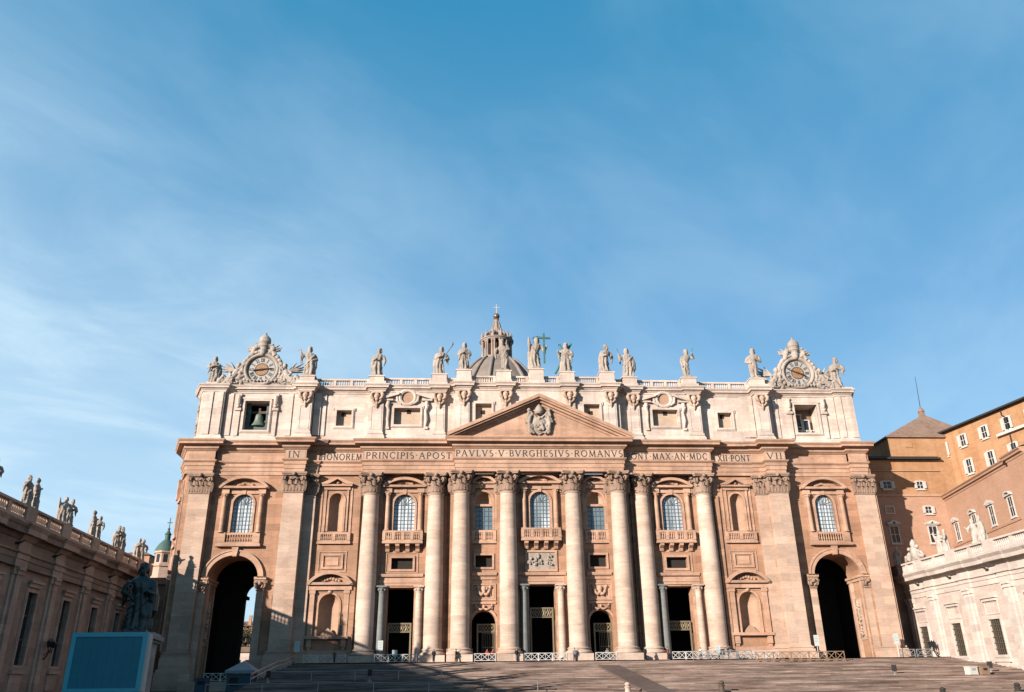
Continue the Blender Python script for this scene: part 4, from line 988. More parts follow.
# ------------------------------------------------------------------ dome and lantern far behind the front
DX,DY=-.7,150
LANT=stone('lantern_stone',(0.29,0.225,0.18),(0.44,0.355,0.295),None,streak=0.5,stain=(0.16,0.12,0.1),bump=0.3)
DO=MB(); dp=[(21.5,50),(21.3,70),(21.0,78),(20.2,85),(18,92),(15,98),(12,102.6),(9.4,105.8),(7.7,107.4),(6.0,108.5),(5.6,108.6)]
DO.lathe(dp,(0,0,0),64)
dome=DO.build('dome',LEAD,P,smooth=True); dome.location=(DX,DY,0)
m=MB()
for k in range(16):
    a=2*PI*(k+.5)/16
    pts=[(cos(a)*(r+.35),sin(a)*(r+.35),z) for r,z in dp[1:-1]]; m.tube(pts,[.9-.055*i for i in range(len(pts))],8)
m.build('rib',LEAD,dome,smooth=True)
m=MB(); m.lathe([(6.4,107.9),(6.6,108.2),(6.6,108.9),(3.6,108.9),(3.6,115.6),(5.9,115.7),(6.0,116.1),(6.3,116.3),(6.3,116.6),(3.6,116.7)],(0,0,0),48,cap=False)
for k in range(12):
    a=2*PI*(k+.5)/12
    for e in (-.085,.085): m.lathe([(.44,0),(.44,.3),(.36,.4),(.31,5.9),(.48,6.3),(.52,6.7)],(cos(a+e)*5.35,sin(a+e)*5.35,108.95),10)
    m.box(cos(a)*5.35-.3,cos(a)*5.35+.3,sin(a)*5.35-.3,sin(a)*5.35+.3,115.5,116.9)
    m.tube([(cos(a)*5.6,sin(a)*5.6,116.6),(cos(a)*5.6,sin(a)*5.6,117.4),(cos(a)*5.5,sin(a)*5.5,118.2),(cos(a)*5.4,sin(a)*5.4,119.8)],[.55,.3,.5,.1],8)
    m.tube([(cos(a)*5.1,sin(a)*5.1,116.6),(cos(a)*4.3,sin(a)*4.3,118.0),(cos(a)*3.3,sin(a)*3.3,119.8)],[.65,.6,.4],7)
m.lathe([(4.4,116.6),(3.9,118.2),(3.8,118.8),(3.0,119.4),(2.2,120.8),(1.5,122.4),(1.05,124.4),(.8,125.4),(1.0,125.6),(.6,125.9)],(0,0,0),24)
for k in range(8):
    a=2*PI*k/8; m.tube([(cos(a)*r,sin(a)*r,z) for r,z in ((3.0,119),(2.1,120.8),(1.55,122.6),(1.1,124.6))],[.28,.22,.18,.14],6)
lan=m.build('lantern',LANT,dome,smooth=True,angle=40)
m=MB(); m.lathe([(4.1,108.92),(4.1,115.58)],(0,0,0),32,cap=False); m.build('lantern_drum',plain('drum_brown',(.13,.075,.055),.8),dome,smooth=True)
m=MB()
for k in range(12):
    a=2*PI*k/12; t=Vector((-sin(a),cos(a),0)); c=Vector((cos(a),sin(a),0))*4.16
    m.add([tuple(c-t*.42+Vector((0,0,109.6))),tuple(c+t*.42+Vector((0,0,109.6))),tuple(c+t*.42+Vector((0,0,114.6))),tuple(c-t*.42+Vector((0,0,114.6)))],[(0,1,2,3)]); m.mark()
m.build_each('lantern_window',plain('rust_shutter',(0.22,0.07,0.035),0.7),dome)
m=MB(); m.ball((0,0,127.0),1.2,20,14); m.build('ball',GOLD,dome,smooth=True)
m=MB(); m.box(-.16,.16,-.12,.12,128.1,132.0); m.box(-1.25,1.25,-.1,.1,130.5,130.8); m.build('cross',plain('pale_metal',(.62,.62,.6),.4,.3),dome)
# ------------------------------------------------------------------ statues
def figure(seed,arms=('chest','down'),lean=0.15,beard=True,bare=False,seat=False,turn=0.0,wide=1.0,fold=1.0,voxel=.06,hands=False,cloak=0.0):
    # robed standing figure 5.5 m high facing -y; z=0 is the foot of its base
    rr=random.Random(seed); mb=MB()
    mb.box(-.85,.85,-.7,.7,0,.28)
    tab=[(0,.80,.62),(.08,.84,.62),(.2,.76,.56),(.35,.72,.54),(.5,.74,.54),(.58,.70,.50),(.66,.62,.44),(.78,.72,.50),(.88,.80,.47),(.94,.70,.40),(1.0,.30,.28),(1.06,.25,.25)]
    if bare: tab=[(0,.42,.40),(.1,.44,.42),(.3,.50,.44),(.45,.56,.46),(.55,.62,.50),(.62,.52,.40),(.70,.52,.38),(.80,.66,.44),(.88,.76,.44),(.94,.66,.38),(1.0,.28,.26),(1.06,.24,.24)]
    def lerp(t):
        for a,b in zip(tab[:-1],tab[1:]):
            if t<=b[0]: k=(t-a[0])/(b[0]-a[0]); return a[1]+(b[1]-a[1])*k,a[2]+(b[2]-a[2])*k
        return tab[-1][1],tab[-1][2]
    nr,ns=46,44; v=[];f=[]
    k1=rr.choice((9,10,11)); k2=rr.choice((5,6,7)); p1,p2=rr.random()*6,rr.random()*6; tw=rr.uniform(-2,2); sd=rr.choice((-1,1))
    kx=sd*.34
    for i in range(nr+1):
        t=1.06*i/nr; rx,ry=lerp(t); rx*=wide
        ox=lean*sin(PI*(t*1.15+.1))*sd; oy=.06*sin(PI*t*1.4); z=.28+4.05*t
        for j in range(ns):
            a=2*PI*j/ns
            amp=(.26*max(0,1-t/.66)**.5+.06*(1 if t<.95 else 0))*fold*(.5 if bare else 1)
            d=amp*(abs(sin(k1*a/2+p1+tw*t))-.55)+amp*.7*(abs(sin(k2*a/2+p2-tw*1.4*t))-.5)
            ca,sa=cos(a),sin(a)
            # cloak drawn diagonally across the body
            if sa<0.25:
                u=ca*sd; zt=.62+.26*u; d+=.19*fold*math.exp(-((t-zt)/.045)**2)+.15*fold*math.exp(-((t-zt+.11)/.035)**2)+.12*fold*math.exp(-((t-zt+.2)/.035)**2)
            # bent knee pushes the cloth forward
            d+=.24*math.exp(-((t-.30)/.13)**2)*math.exp(-((ca*.8-kx)/.32)**2)*(1 if sa<0 else 0)
            if bare and t<.5: d-=.30*(1-t/.5)*math.exp(-(ca/.22)**2)*.6
            v.append((ox+(rx+d)*ca,oy+(ry+d*.9)*sa,z))
    for i in range(nr):
        for j in range(ns):
            j2=(j+1)%ns; f.append((i*ns+j,i*ns+j2,(i+1)*ns+j2,(i+1)*ns+j))
    f.append(tuple(range(ns))[::-1]); f.append(tuple(nr*ns+j for j in range(ns))); mb.add(v,f)
    # feet
    for s in (-1,1): mb.tube([(s*.3,-.2,.38),(s*.36,-.72,.34)],[.2,.13],8)
    ox=lean*sin(PI*1.3)*sd
    zs=.28+4.05*.90
    P_={'down':((1.0,.02,-.95),(.92,-.34,-1.75)),'chest':((1.02,-.22,-.9),(.12,-.74,-.55)),'raised':((1.18,-.35,-.05),(1.28,-.55,.95)),'out':((1.08,-.2,-.75),(1.32,-.8,-.35)),'hip':((1.2,.1,-.8),(.62,-.42,-1.15)),'book':((1.0,-.2,-.95),(.55,-.82,-.85)),'cross':((.98,-.3,-.8),(-.25,-.76,-.35)),'point':((1.1,-.4,-.25),(.7,-.9,.35)),'far':((1.2,-.2,-.4),(1.9,-.5,-.1)),'hold':((1.1,-.1,-.5),(1.35,-.35,.2))}
    hpos=[]
    for s,nm in zip((-1,1),arms):
        e,h=P_[nm]; sh=Vector((ox+s*.70*wide,0,zs-.02)); el=Vector((ox+s*e[0],e[1],zs+e[2])); ha=Vector((ox+s*h[0],h[1],zs+h[2])); hpos.append(ha)
        m1=(sh+el)/2+Vector((s*.05,0,.0)); m2=(el+ha)/2
        th=.8 if bare else 1.0
        mb.tube([sh,m1,el],[.30*th,.29*th,.27*th],10); mb.tube([el-(ha-el)*.08,m2,ha],[.28*th,.24*th,.15],10)
        mb.ball(el,.27*th,10,7)
        d=(ha-el).normalized(); mb.ball(ha+d*.1,.17,10,7,(.85,1,1.1))
        if not bare and nm not in('down',): mb.tube([el+(ha-el)*.2,el+(ha-el)*.25+Vector((0,.05,-.5)),el+Vector((0,.08,-1.1))],[.26,.2,.06],8)
        if hands:
            x=d.cross(Vector((0,0,1))).normalized(); w=x.cross(d)
            for q,fl in ((-.12,.27),(-.04,.33),(.04,.31),(.12,.24)):
                b=ha+d*.16+x*q; mb.tube([b,b+d*fl*.55-w*.03,b+d*fl*.9-w*.14],[.055,.05,.04],6)
            b=ha+d*.05-x*.12*s; mb.tube([b,b-x*.16*s+d*.1,b-x*.18*s+d*.22],[.06,.055,.04],6)
    hx=ox+.02; hz=.28+4.05*1.06+.40; mt=Matrix.Rotation(turn,3,'Z')
    def H(c,r,sq=(1,1,1),sg=14,rg=10):
        p=mt@Vector(c); mb.ball((hx+p.x,-.06+p.y,hz+p.z),r,sg,rg,sq)
    H((0,0,0),.36,(.84,1.0,1.16)); H((0,-.14,-.16),.26,(.84,.9,.9)); H((0,-.37,-.04),.075,(.8,1.1,1.6)); H((0,.1,.1),.40,(.92,.95,1.0))
    H((.13,-.31,.10),.10,(1.3,.5,.5)); H((-.13,-.31,.10),.10,(1.3,.5,.5))
    for s in (-1,1): H((s*.3,.02,-.02),.09,(.5,1,1.4)); H((s*.26,.12,-.18),.22,(.9,1,1.5))
    if beard:
        H((0,-.26,-.34),.2,(1.05,.9,1.35)); H((.08,-.28,-.52),.13,(1,.8,1.4)); H((-.08,-.28,-.48),.13,(1,.8,1.4))
    for k in range(8):
        a=2*PI*k/8; H((.24*cos(a),.12+.22*sin(a),.28),.14)
    if cloak:   # sweep of cloth hanging at one side
        s=sd; mb.tube([(ox+s*.75,.1,zs),(ox+s*1.0,.1,zs-1.2),(ox+s*1.05,.05,zs-2.2),(ox+s*.85,.1,zs-3.1)],[.3,.34*cloak+.1,.3*cloak+.1,.14],9)
    return mb,hpos,(hx,hz)
def staff_mb(p,z0,z1,tilt=0,r=.06,head=None):
    m=MB(); m.tube([(p[0]-tilt*.5,p[1]-.05,z0),(p[0]+tilt,p[1]-.05,z1)],r,7)
    if head=='spear': m.tube([(p[0]+tilt,p[1]-.05,z1-.1),(p[0]+tilt*1.05,p[1]-.05,z1+.25),(p[0]+tilt*1.15,p[1]-.05,z1+.7)],[.06,.14,.02],7)
    if head=='cross': m.box(p[0]+tilt-.35,p[0]+tilt+.35,p[1]-.1,p[1],z1-.5,z1-.38)
    return m
GRP='saints standing along the roof balustrade'
def put(name,label,args,x,y,z,h,rz=0.0,prop=None,mat=SCUL):
    mb,hp,hd=figure(**args); e=empty('statue',(x,y,z),rz); tag(e,label,'statue',GRP); e.scale=(h/5.5,)*3
    mesh_obj('figure',remeshed(mb,args.get('voxel',.06),'figure'),mat,e)
    if prop: prop(e,hp,hd)
    return e
def prop_staff(i,z0,z1,tilt=0,head=None,mat=BRON,nm='staff',r=.06):
    return lambda e,hp,hd: staff_mb(hp[i],z0,z1,tilt,r,head).build(nm,mat,e)
def prop_bigcross(e,hp,hd):
    m=MB(); x=hp[1][0]-.35; y=hp[1][1]-.1
    m.box(x-.13,x+.13,y-.1,y+.1,.9,5.75); m.box(x-.95,x+1.0,y-.098,y+.098,4.85,5.12); m.build('cross',BRON,e)
    m=MB(); m.lathe([(.52,0),(.6,.02),(.6,.08),(.52,.1)],(hd[0],.1,hd[1]+.35),20,cap=False); m.build('halo',BRON,e)
def prop_saltire(e,hp,hd):
    m=MB(); m.tube([(-1.75,.55,.3),(1.0,.62,5.55)],.19,8); m.tube([(.9,.8,1.2),(-.95,.7,5.5)],.19,8); m.build('diagonal_cross',BRON,e)
put('s','robed stone saint at the far left end of the roof beside the clock',dict(seed=1,arms=('chest','down'),beard=False,cloak=1.0),-52.9,1.4,42.9,5.0,.3)
put('s','stone saint lifting a short cross staff, directly right of the left clock',dict(seed=2,arms=('hold','hip'),bare=False,wide=1.05,cloak=.8),-37.4,.3,43.9,5.5,.1,prop_staff(0,2.2,5.0,-.15,'cross',SCUL))
put('s','stone saint with a book, alone above the framed left attic window',dict(seed=3,arms=('book','down'),cloak=.9,turn=-.3),-26.2,ASID+.3,44.0,5.3)
put('s','stone saint with a long thin lance rising over the right shoulder',dict(seed=4,arms=('chest','hip'),bare=False,lean=.25,cloak=1.0),-16.0,ASID+.3,44.4,5.3,0,prop_staff(1,2.6,5.4,1.25,'spear',IRON))
put('s','stone saint with hands clasped at the chest, just left of the dome lantern',dict(seed=5,arms=('chest','chest'),wide=.9,lean=.06),-12.0,ACEN+.3,44.7,5.2)
put('s','lean bare limbed stone saint standing in front of the dome lantern',dict(seed=6,arms=('down','point'),bare=True,lean=.28,fold=.7),-5.5,ACEN+.3,44.6,6.0,0)
put('s','tallest stone figure at the middle of the roof holding a green bronze upright cross',dict(seed=7,arms=('raised','out'),lean=.28,wide=1.0,cloak=1.0),-.15,ACEN+.3,44.95,6.1,.1,prop_bigcross)
put('s','stone saint in front of a green bronze diagonal cross',dict(seed=8,arms=('out','chest'),lean=.08,wide=1.05),4.9,ACEN+.3,44.45,5.6,-.1,prop_saltire)
put('s','stone saint leaning over a book, left one of the pair right of the pediment peak',dict(seed=9,arms=('book','book'),lean=.3,turn=.5,cloak=1.1),11.5,ACEN+.3,44.5,5.4,.35)
put('s','stone saint lifting a small green knife in his right hand',dict(seed=10,arms=('hold','down'),lean=.1,cloak=1.1,wide=1.05),15.5,ASID+.3,44.15,5.6,0,prop_staff(0,3.9,5.2,-.25,None,BRON,'knife',.07))
put('s','slender stone saint pointing upward, alone right of the right attic window pediment',dict(seed=11,arms=('down','point'),bare=True,lean=.2,wide=1.05,fold=.9),25.5,ASID+.3,44.2,5.5,.1,prop_staff(1,3.9,5.3,.2,None,BRON,'rod',.06))
put('s','broad stone saint with a full beard standing directly left of the right clock',dict(seed=12,arms=('hip','chest'),lean=.12,wide=1.18,fold=.8,bare=True),37.1,.3,44.1,5.8,-.2)
put('s','stone saint at the far right end of the roof beside the clock',dict(seed=13,arms=('book','chest'),lean=.35,turn=-.4,wide=1.1,cloak=1.2),51.6,1.4,42.9,5.9,-.4)
# ------------------------------------------------------------------ clock groups
def angel(s):
    # reclining winged figure, head towards the dial; s=+1 placed on the right of the dial
    m=MB()
    m.tube([(s*6.0,-.3,.5),(s*5.1,-.6,1.0),(s*4.2,-.55,1.7),(s*3.9,-.4,2.7)],[.42,.62,.62,.5],10)       # hips to chest
    m.ball((s*3.75,-.55,3.5),.42,12,9,(.9,1,1.15)); m.ball((s*3.7,-.4,3.6),.45,10,8)
    m.tube([(s*3.85,-.4,2.9),(s*3.8,-.45,3.3)],[.25,.22],8)
    m.tube([(s*5.3,-.6,.9),(s*5.9,-1.0,1.5),(s*6.5,-1.0,.6),(s*6.7,-1.0,.15)],[.42,.38,.28,.2],9); m.tube([(s*5.2,-.4,.7),(s*6.2,-.7,.6),(s*7.2,-.8,.2)],[.42,.34,.2],9)
    m.tube([(s*4.3,-.5,2.7),(s*5.0,-.9,2.1),(s*4.6,-1.2,1.5)],[.24,.2,.16],8); m.tube([(s*3.5,-.4,2.8),(s*3.0,-.7,3.2),(s*2.7,-.8,3.8)],[.24,.2,.15],8)
    for k,(dx,dz,l) in enumerate(((1.2,.30,3.2),(1.1,.5,3.3),(.95,.75,2.9),(.6,1.0,2.2),(1.2,.05,2.6))):
        d=Vector((dx*s,.25,dz)).normalized(); b=Vector((s*4.3,.0,2.7)); m.tube([b,b+d*l*.5,b+d*l],[.34,.34,.10],8,.5)
    rr=random.Random(int(5+s))
    for k in range(16): m.tube([(s*rr.uniform(4.2,7),-.5,rr.uniform(.1,.9)),(s*rr.uniform(4.2,7),-1.0,rr.uniform(.1,1.1)),(s*rr.uniform(4.4,7.2),-.7,rr.uniform(0,.5))],[.2,.26,.14],7)
    return m
def clock_group(cx,cy,cz,label,handang,hz):
    e=empty('clock',(cx,cy,cz)); tag(e,label,'clock','clocks on the two ends of the facade')
    zc=hz
    m=MB()   # body
    m.box(-3.4,3.4,-.5,.6,0,.55); m.box(-6.8,6.8,-.2,.7,0,.3); m.box(-2.9,2.9,-.65,.5,.5,.75)
    ring=lambda r:[(r*cos(2*PI*i/48),zc+r*sin(2*PI*i/48)) for i in range(48)]
    m.prism(ring(2.5),-.3,.4); m.prism(ring(3.0),-.55,.4,[ring(2.28)]); m.tube([(2.62*cos(2*PI*i/48),-.6,zc+2.62*sin(2*PI*i/48)) for i in range(49)],.3,8); m.prism(ring(3.25),-.3,.4,[ring(2.9)])
    for s in (-1,1):
        m.tube([(s*2.9,-.3,.6),(s*3.6,-.4,1.3),(s*3.5,-.4,2.2),(s*3.0,-.4,2.9)],[.5,.55,.4,.35],10)
        m.tube([(s*2.2,-.3,zc+2.2),(s*2.8,-.35,zc+1.5),(s*3.2,-.4,zc+.5),(s*3.4,-.4,zc-.6)],[.35,.4,.35,.3],10)
        m.tube([(s*3.1,-.2,zc+.9),(s*3.6,-.3,zc+.9),(s*3.9,-.3,zc+.3),(s*3.7,-.3,zc-.2)],[.2,.24,.22,.14],8)
    body=mesh_obj('clock_frame',remeshed(m,.065,'clock_frame'),ORNM,e)
    m=MB()   # crown: papal tiara with keys and cherubs
    t=zc+3.0
    m.lathe([(.62,0),(.78,.35),(.86,.4),(.86,.55),(.8,.6),(.92,1.05),(.98,1.1),(.98,1.25),(.9,1.3),(.86,1.7),(.9,1.75),(.9,1.88),(.7,2.1),(.45,2.4),(.2,2.55),(.18,2.7),(.25,2.8),(.1,2.95)],(0,-.4,t+.7),20)
    m.tube([(-1.8,-.45,t-.4),(1.5,-.5,t+1.6)],[.2,.24],8); m.tube([(1.8,-.5,t-.4),(-1.5,-.55,t+1.6)],[.2,.24],8)
    for s in (-1,1):
        m.box(s*1.5,s*2.1,-.7,-.4,t-.5,t+.1)
        for dx,dz,l in ((1.0,.9,1.5),(1.2,.4,1.7),(1.2,-.1,1.4)):
            d=Vector((s*dx,.1,dz)).normalized(); b=Vector((s*1.3,-.4,t+.5)); m.tube([b,b+d*l*.55,b+d*l],[.3,.3,.08],7,.6)
    rr=random.Random(21)
    for s in (-1,1):
        m.ball((s*1.5,-.6,t+.5),.42,10,8); m.tube([(s*1.5,-.5,t+.2),(s*1.9,-.5,t-.6)],[.35,.4],8); m.tube([(s*1.8,-.4,t+.2),(s*2.6,-.3,t+.6),(s*2.7,-.3,t+1.0)],[.3,.25,.1],8,.5); m.tube([(s*1.6,-.6,t-.2),(s*.9,-.8,t+.0)],[.18,.14],7)
        for k in range(9): a=R(90+s*-(22+k*13)); m.ball((3.15*cos(a)*1.0,-.45,zc+3.15*sin(a)),.28+.2*rr.random(),8,6)
        for k in range(9): m.tube([(s*rr.uniform(2.8,3.6),-.4,zc+rr.uniform(-2.2,.6)),(s*rr.uniform(3.0,4.0),-.8,zc+rr.uniform(-2.2,.6)),(s*rr.uniform(3.0,4.0),-.5,zc+rr.uniform(-2.4,.4))],[.18,.24,.1],7)
        for k in range(24):
            u=k/23; bx=s*(2.9+3.6*u+rr.uniform(-.3,.3)); top=max(.45,(zc+.3)*(1-u)**1.7*rr.uniform(.6,1.1)); zz0=top*rr.uniform(.3,1)
            m.tube([(bx,-.1,max(.1,zz0-.6)),(bx+rr.uniform(-.4,.4),-.6,zz0-.15),(bx+rr.uniform(-.5,.5),-.2,zz0+.25)],[.28,.34,.14],7)
        m.tube([(s*1.4,-.3,t-.1),(s*2.3,-.35,t-.75),(s*2.9,-.3,t-1.6)],[.3,.42,.25],9)
    m.ball((0,-.6,t+.35),.6,10,8); m.ball((0,-.7,t-.15),.5,10,8); m.ball((0,-.4,t+2.1),1.0,16,11,(1,.9,1.0))
    for k in range(18): a=2*PI*k/18; m.ball((1.55*cos(a),-.4,t+.55+.75*sin(a)),rr.uniform(.3,.5),8,6)
    for k in range(9): m.tube([(-2.2+k*.55,-.75,.95),(-1.95+k*.55,-.85,.7),(-1.7+k*.55,-.75,.95)],[.12,.2,.12],6)
    mesh_obj('tiara_and_keys',remeshed(m,.055,'tiara_and_keys'),ORNM,e)
    for s in (-1,1): mesh_obj('angel',remeshed(angel(s),.055,'angel'),ORNM,e)
    # dial
    m=MB(); m.lathe([(0.001,0),(2.26,0)],(0,-.46,zc),48,axis='y',cap=False); d=m.build('dial',plain('dial_white'+str(int(cx)),(.46,.43,.385),.6,var=.1),e)
    m=MB(); m.lathe([(2.14,0),(2.2,0)],(0,-.478,zc),48,axis='y',cap=False); m.lathe([(1.02,0),(1.14,0)],(0,-.478,zc),48,axis='y',cap=False)
    for k,t in enumerate(('XII','I','II','III','IIII','V','VI','VII','VIII','IX','X','XI')):
        a=PI/2-k*PI/6; sub=MB(); w={'XII':.62,'VIII':.74,'VII':.6,'IIII':.54,'III':.42,'XI':.48,'IX':.48}.get(t,.34)
        letters(sub,t,-w/2,w/2,1.34,.66,0)
        n=Vector((cos(a),sin(a))); tt=Vector((sin(a),-cos(a)))
        m.add([(tt.x*p[0]+n.x*p[2],-.48+p[1]*.3,zc+tt.y*p[0]+n.y*p[2]) for p in sub.v],sub.f)
    m.build('numerals',LETT,d)
    m=MB(); m.lathe([(0.001,0),(1.0,0)],(0,-.50,zc),40,axis='y',cap=False)
    m.build('sun_disc',plain('sun_orange'+str(int(cx)),(.33,.17,.085),.6,var=.5,scale=3),d)
    m=MB(); ca,sa=cos(handang),sin(handang)
    for k in range(12): a=2*PI*k/12+.1; m.add([(cos(a-.1)*.55,-.515,zc+sin(a-.1)*.55),(cos(a+.1)*.55,-.515,zc+sin(a+.1)*.55),(cos(a)*.98,-.515,zc+sin(a)*.98)],[(0,1,2)])
    m.build('sun_rays',plain('ray_gold'+str(int(cx)),(.6,.36,.16),.5),d)
    m=MB(); m.tube([(-ca*1.3,-.58,zc-sa*1.3),(0,-.58,zc),(ca*1.0,-.58,zc+sa*1.0),(ca*1.9,-.58,zc+sa*1.9)],[.16,.12,.10,.03],6); m.ball((0,-.6,zc),.18,10,7,(1,.5,1)); m.build('hand',DARKR,d)
    return e
clock_group(-45.15,1.2,42.46,'carved stone clock crowned by a tiara, above the opening with the bell',R(8),2.85)
clock_group(44.75,1.2,42.46,'carved stone clock crowned by a tiara, above the opening with white window frames',R(158),3.1)
# ------------------------------------------------------------------ the two straight wings of the square
def wing(name,label,origin,rz,x0,x1,wins,pils,L,mats,slope,right):
    W_,T_,S_=mats
    e=empty(name,(*origin,0),rz); tag(e,label,'colonnade wing')
    xf=lambda p:(p[0],p[1],p[2]+slope*p[0])
    B=lambda:MB(xf)
    zt,zpil,zcb,zct,zbt,ww,w0,w1=L['arch'],L['pil'],L['cb'],L['ct'],L['bt'],L['ww'],L['w0'],L['w1']
    holes=[rect(c-ww/2,c+ww/2,w0,w1) for c in wins]
    m=B(); m.sheet(rect(x0,x1,-7.5,zt+.5),0,holes,.25 if right else .55)
    WD=6 if right else 11
    for x in (x0,x1): m.add([(x,0,-7.5),(x,WD,-7.5),(x,WD,zct),(x,0,zct)],[(0,1,2,3)])
    m.add([(x0,WD,-7.5),(x1,WD,-7.5),(x1,WD,zct),(x0,WD,zct)],[(0,1,2,3)]); m.add([(x0,0,zct-.3),(x1,0,zct-.3),(x1,WD,zct-.3),(x0,WD,zct-.3)],[(0,1,2,3)])
    m.build('wall',W_,e)
    path=[(x0,0)]
    for c in pils:
        a,b=c-1.35,c+1.35
        if a>x0 and b<x1: path+= [(a,0),(a,-.22),(b,-.22),(b,0)]
    path.append((x1,0))
    f=zpil
    h=zcb-zpil
    pr=[(-.5,f),(.12,f),(.12,f+.25*h),(.22,f+.26*h),(.22,f+.42*h),(.42,f+.46*h),(.42,f+.5*h),(.14,f+.52*h),(.14,f+.84*h),(.3,f+.88*h),(.6,zcb-.05),(.65,zcb),(1.15,zcb+.02),(1.2,zcb+.5*(zct-zcb)),(1.5,zct-.1),(1.5,zct),(-.5,zct+.08)]
    m=B(); m.sweep(path,pr); m.build('entablature',T_,e)
    for c in pils:
        m=B(); m.box(c-.62,c+.62,-.42,.05,-4.4,zpil-.75); m.box(c-1.25,c+1.25,-.2,.05,-4.4,zpil-.75)
        m.box(c-.75,c+.75,-.55,.05,zpil-.75,zpil-.6); m.box(c-.85,c+.85,-.65,.05,zpil-.3,zpil-.003); m.box(c-.7,c+.7,-.5,.05,zpil-.6,zpil-.3); m.box(c-1.35,c+1.35,-.34,.05,zpil-.72,zpil-.02)
        m.box(c-.9,c+.9,-.7,.05,-7.5,-4.4); m.box(c-1.5,c+1.5,-.45,.05,-7.5,-4.41)
        m.build('pilaster',T_,e)
    for c in wins:
        m=B(); rect_band(m,c-ww/2,c+ww/2,w0,w1,.3,-.16,.05); rect_band(m,c-ww/2-.3,c+ww/2+.3,w0-.3,w1+.3,.16,-.09,.05)
        m.box(c-ww/2-.5,c+ww/2+.5,-.35,.05,w0-.85,w0-.48)
        if right:
            m.box(c-ww/2-.5,c+ww/2+.5,-.5,.05,w1+2.6,w1+2.85); m.box(c-ww/2-.3,c+ww/2+.3,-.3,.05,w1+2.25,w1+2.6); rect_band(m,c-ww/2-.1,c+ww/2+.1,w1+.75,w1+2.1,.15,-.08,.05)
            m.prism([(c-1.6,w0-.9),(c+1.6,w0-.9),(c+.9,w0-1.9),(c-.9,w0-1.9)][::-1],-.2,.05)
        else:
            m.box(c-ww/2-.55,c+ww/2+.55,-.5,.05,w1+.95,w1+1.2); m.box(c-ww/2-.35,c+ww/2+.35,-.3,.05,w1+.5,w1+.95)
            m.prism([(c-1.5,w0-.9),(c+1.5,w0-.9),(c+1.5,w0-2.6),(c-1.5,w0-2.6)][::-1],-.12,.05)
        w=m.build('window',T_,e)
        m=B(); yq=.16 if right else .45; m.box(c-ww/2,c+ww/2,yq,yq+.05,w0,w1); m.build('pane',GLASSD,w)
        m=B()
        if right:
            for i in range(1,6): x=c-ww/2+ww*i/6; m.box(x-.05,x+.05,.02,.1,w0,w1)
            for j in range(1,6): z=w0+(w1-w0)*j/6; m.box(c-ww/2,c+ww/2,.0,.11,z-.05,z+.05)
            m.build('window_grille',IRON,w)
        else:
            m.box(c-.06,c+.06,.36,.44,w0,w1)
            for z in (w0+(w1-w0)*.35,w0+(w1-w0)*.68): m.box(c-ww/2,c+ww/2,.36,.445,z-.06,z+.06)
            m.build('glazing_bars',WOOD,w)
    # water spouts on the frieze
    for c in wins:
        x=c+ (1.6 if right else 3.2)
        m=B(); zq=f+.70*h; m.tube([(x,0,zq),(x,-.5,zq+.1),(x+.1,-1.0,zq+.35)],[.16,.13,.05],7); m.build('water_spout',DARKR,e)
    # balustrade
    sh=0 if right else -2.9
    pts=sorted(set([x0+.6]+[c+sh for c in pils if c+sh>x0+1]+[x1-.6]))
    m=B(); m.box(x0,x1,-1.42,-.8,zct+.03,zct+.3); m.box(x0,x1,-1.46,-.76,zbt-.25,zbt)
    for c in pts: m.box(c-1.3,c+1.3,-1.5,-.5,zct+.05,zbt+.02)
    o=m.build('balustrade',T_,e)
    m=B()
    for a,b in zip(pts[:-1],pts[1:]):
        a+=1.3;b-=1.3
        if b-a<.6: continue
        mid=(a+b)/2; m.box(mid-.35,mid+.35,-1.38,-.84,zct+.3,zbt-.25)
        for q0,q1 in ((a,mid-.35),(mid+.35,b)): balusters(m,q0,q1,-1.1,zct+.3,zbt-.25,max(3,int((q1-q0)/.42)),.17,6); m.mark()
    m.build_each('balusters',T_,o,smooth=True,angle=40)
    return e,xf
rzL=math.atan2(40,-3.5); rzR=math.atan2(-40,-3.5)
LW=dict(pil=9.3,arch=9.4,cb=12.45,ct=13.5,bt=15.1,ww=2.5,w0=-.2,w1=7.2)
RW=dict(pil=8.75,arch=8.85,cb=11.3,ct=12.25,bt=13.9,ww=2.9,w0=.2,w1=4.5)
winL=[.7-10.3*k for k in range(11)]; pilL=[5.85-10.3*k for k in range(12)]
winR=[-2.2+10.45*k for k in range(5)]; pilR=[-5.0,3.0,13.6,24.0,34.5,45]
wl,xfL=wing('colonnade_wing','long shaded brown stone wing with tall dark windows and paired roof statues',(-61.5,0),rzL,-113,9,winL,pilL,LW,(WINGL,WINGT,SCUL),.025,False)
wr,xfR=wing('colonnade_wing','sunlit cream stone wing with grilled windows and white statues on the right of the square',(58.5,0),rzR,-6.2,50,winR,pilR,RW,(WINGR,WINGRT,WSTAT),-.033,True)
def world(origin,rz,p): return (origin[0]+cos(rz)*p[0]-sin(rz)*p[1],origin[1]+sin(rz)*p[0]+cos(rz)*p[1],p[2])
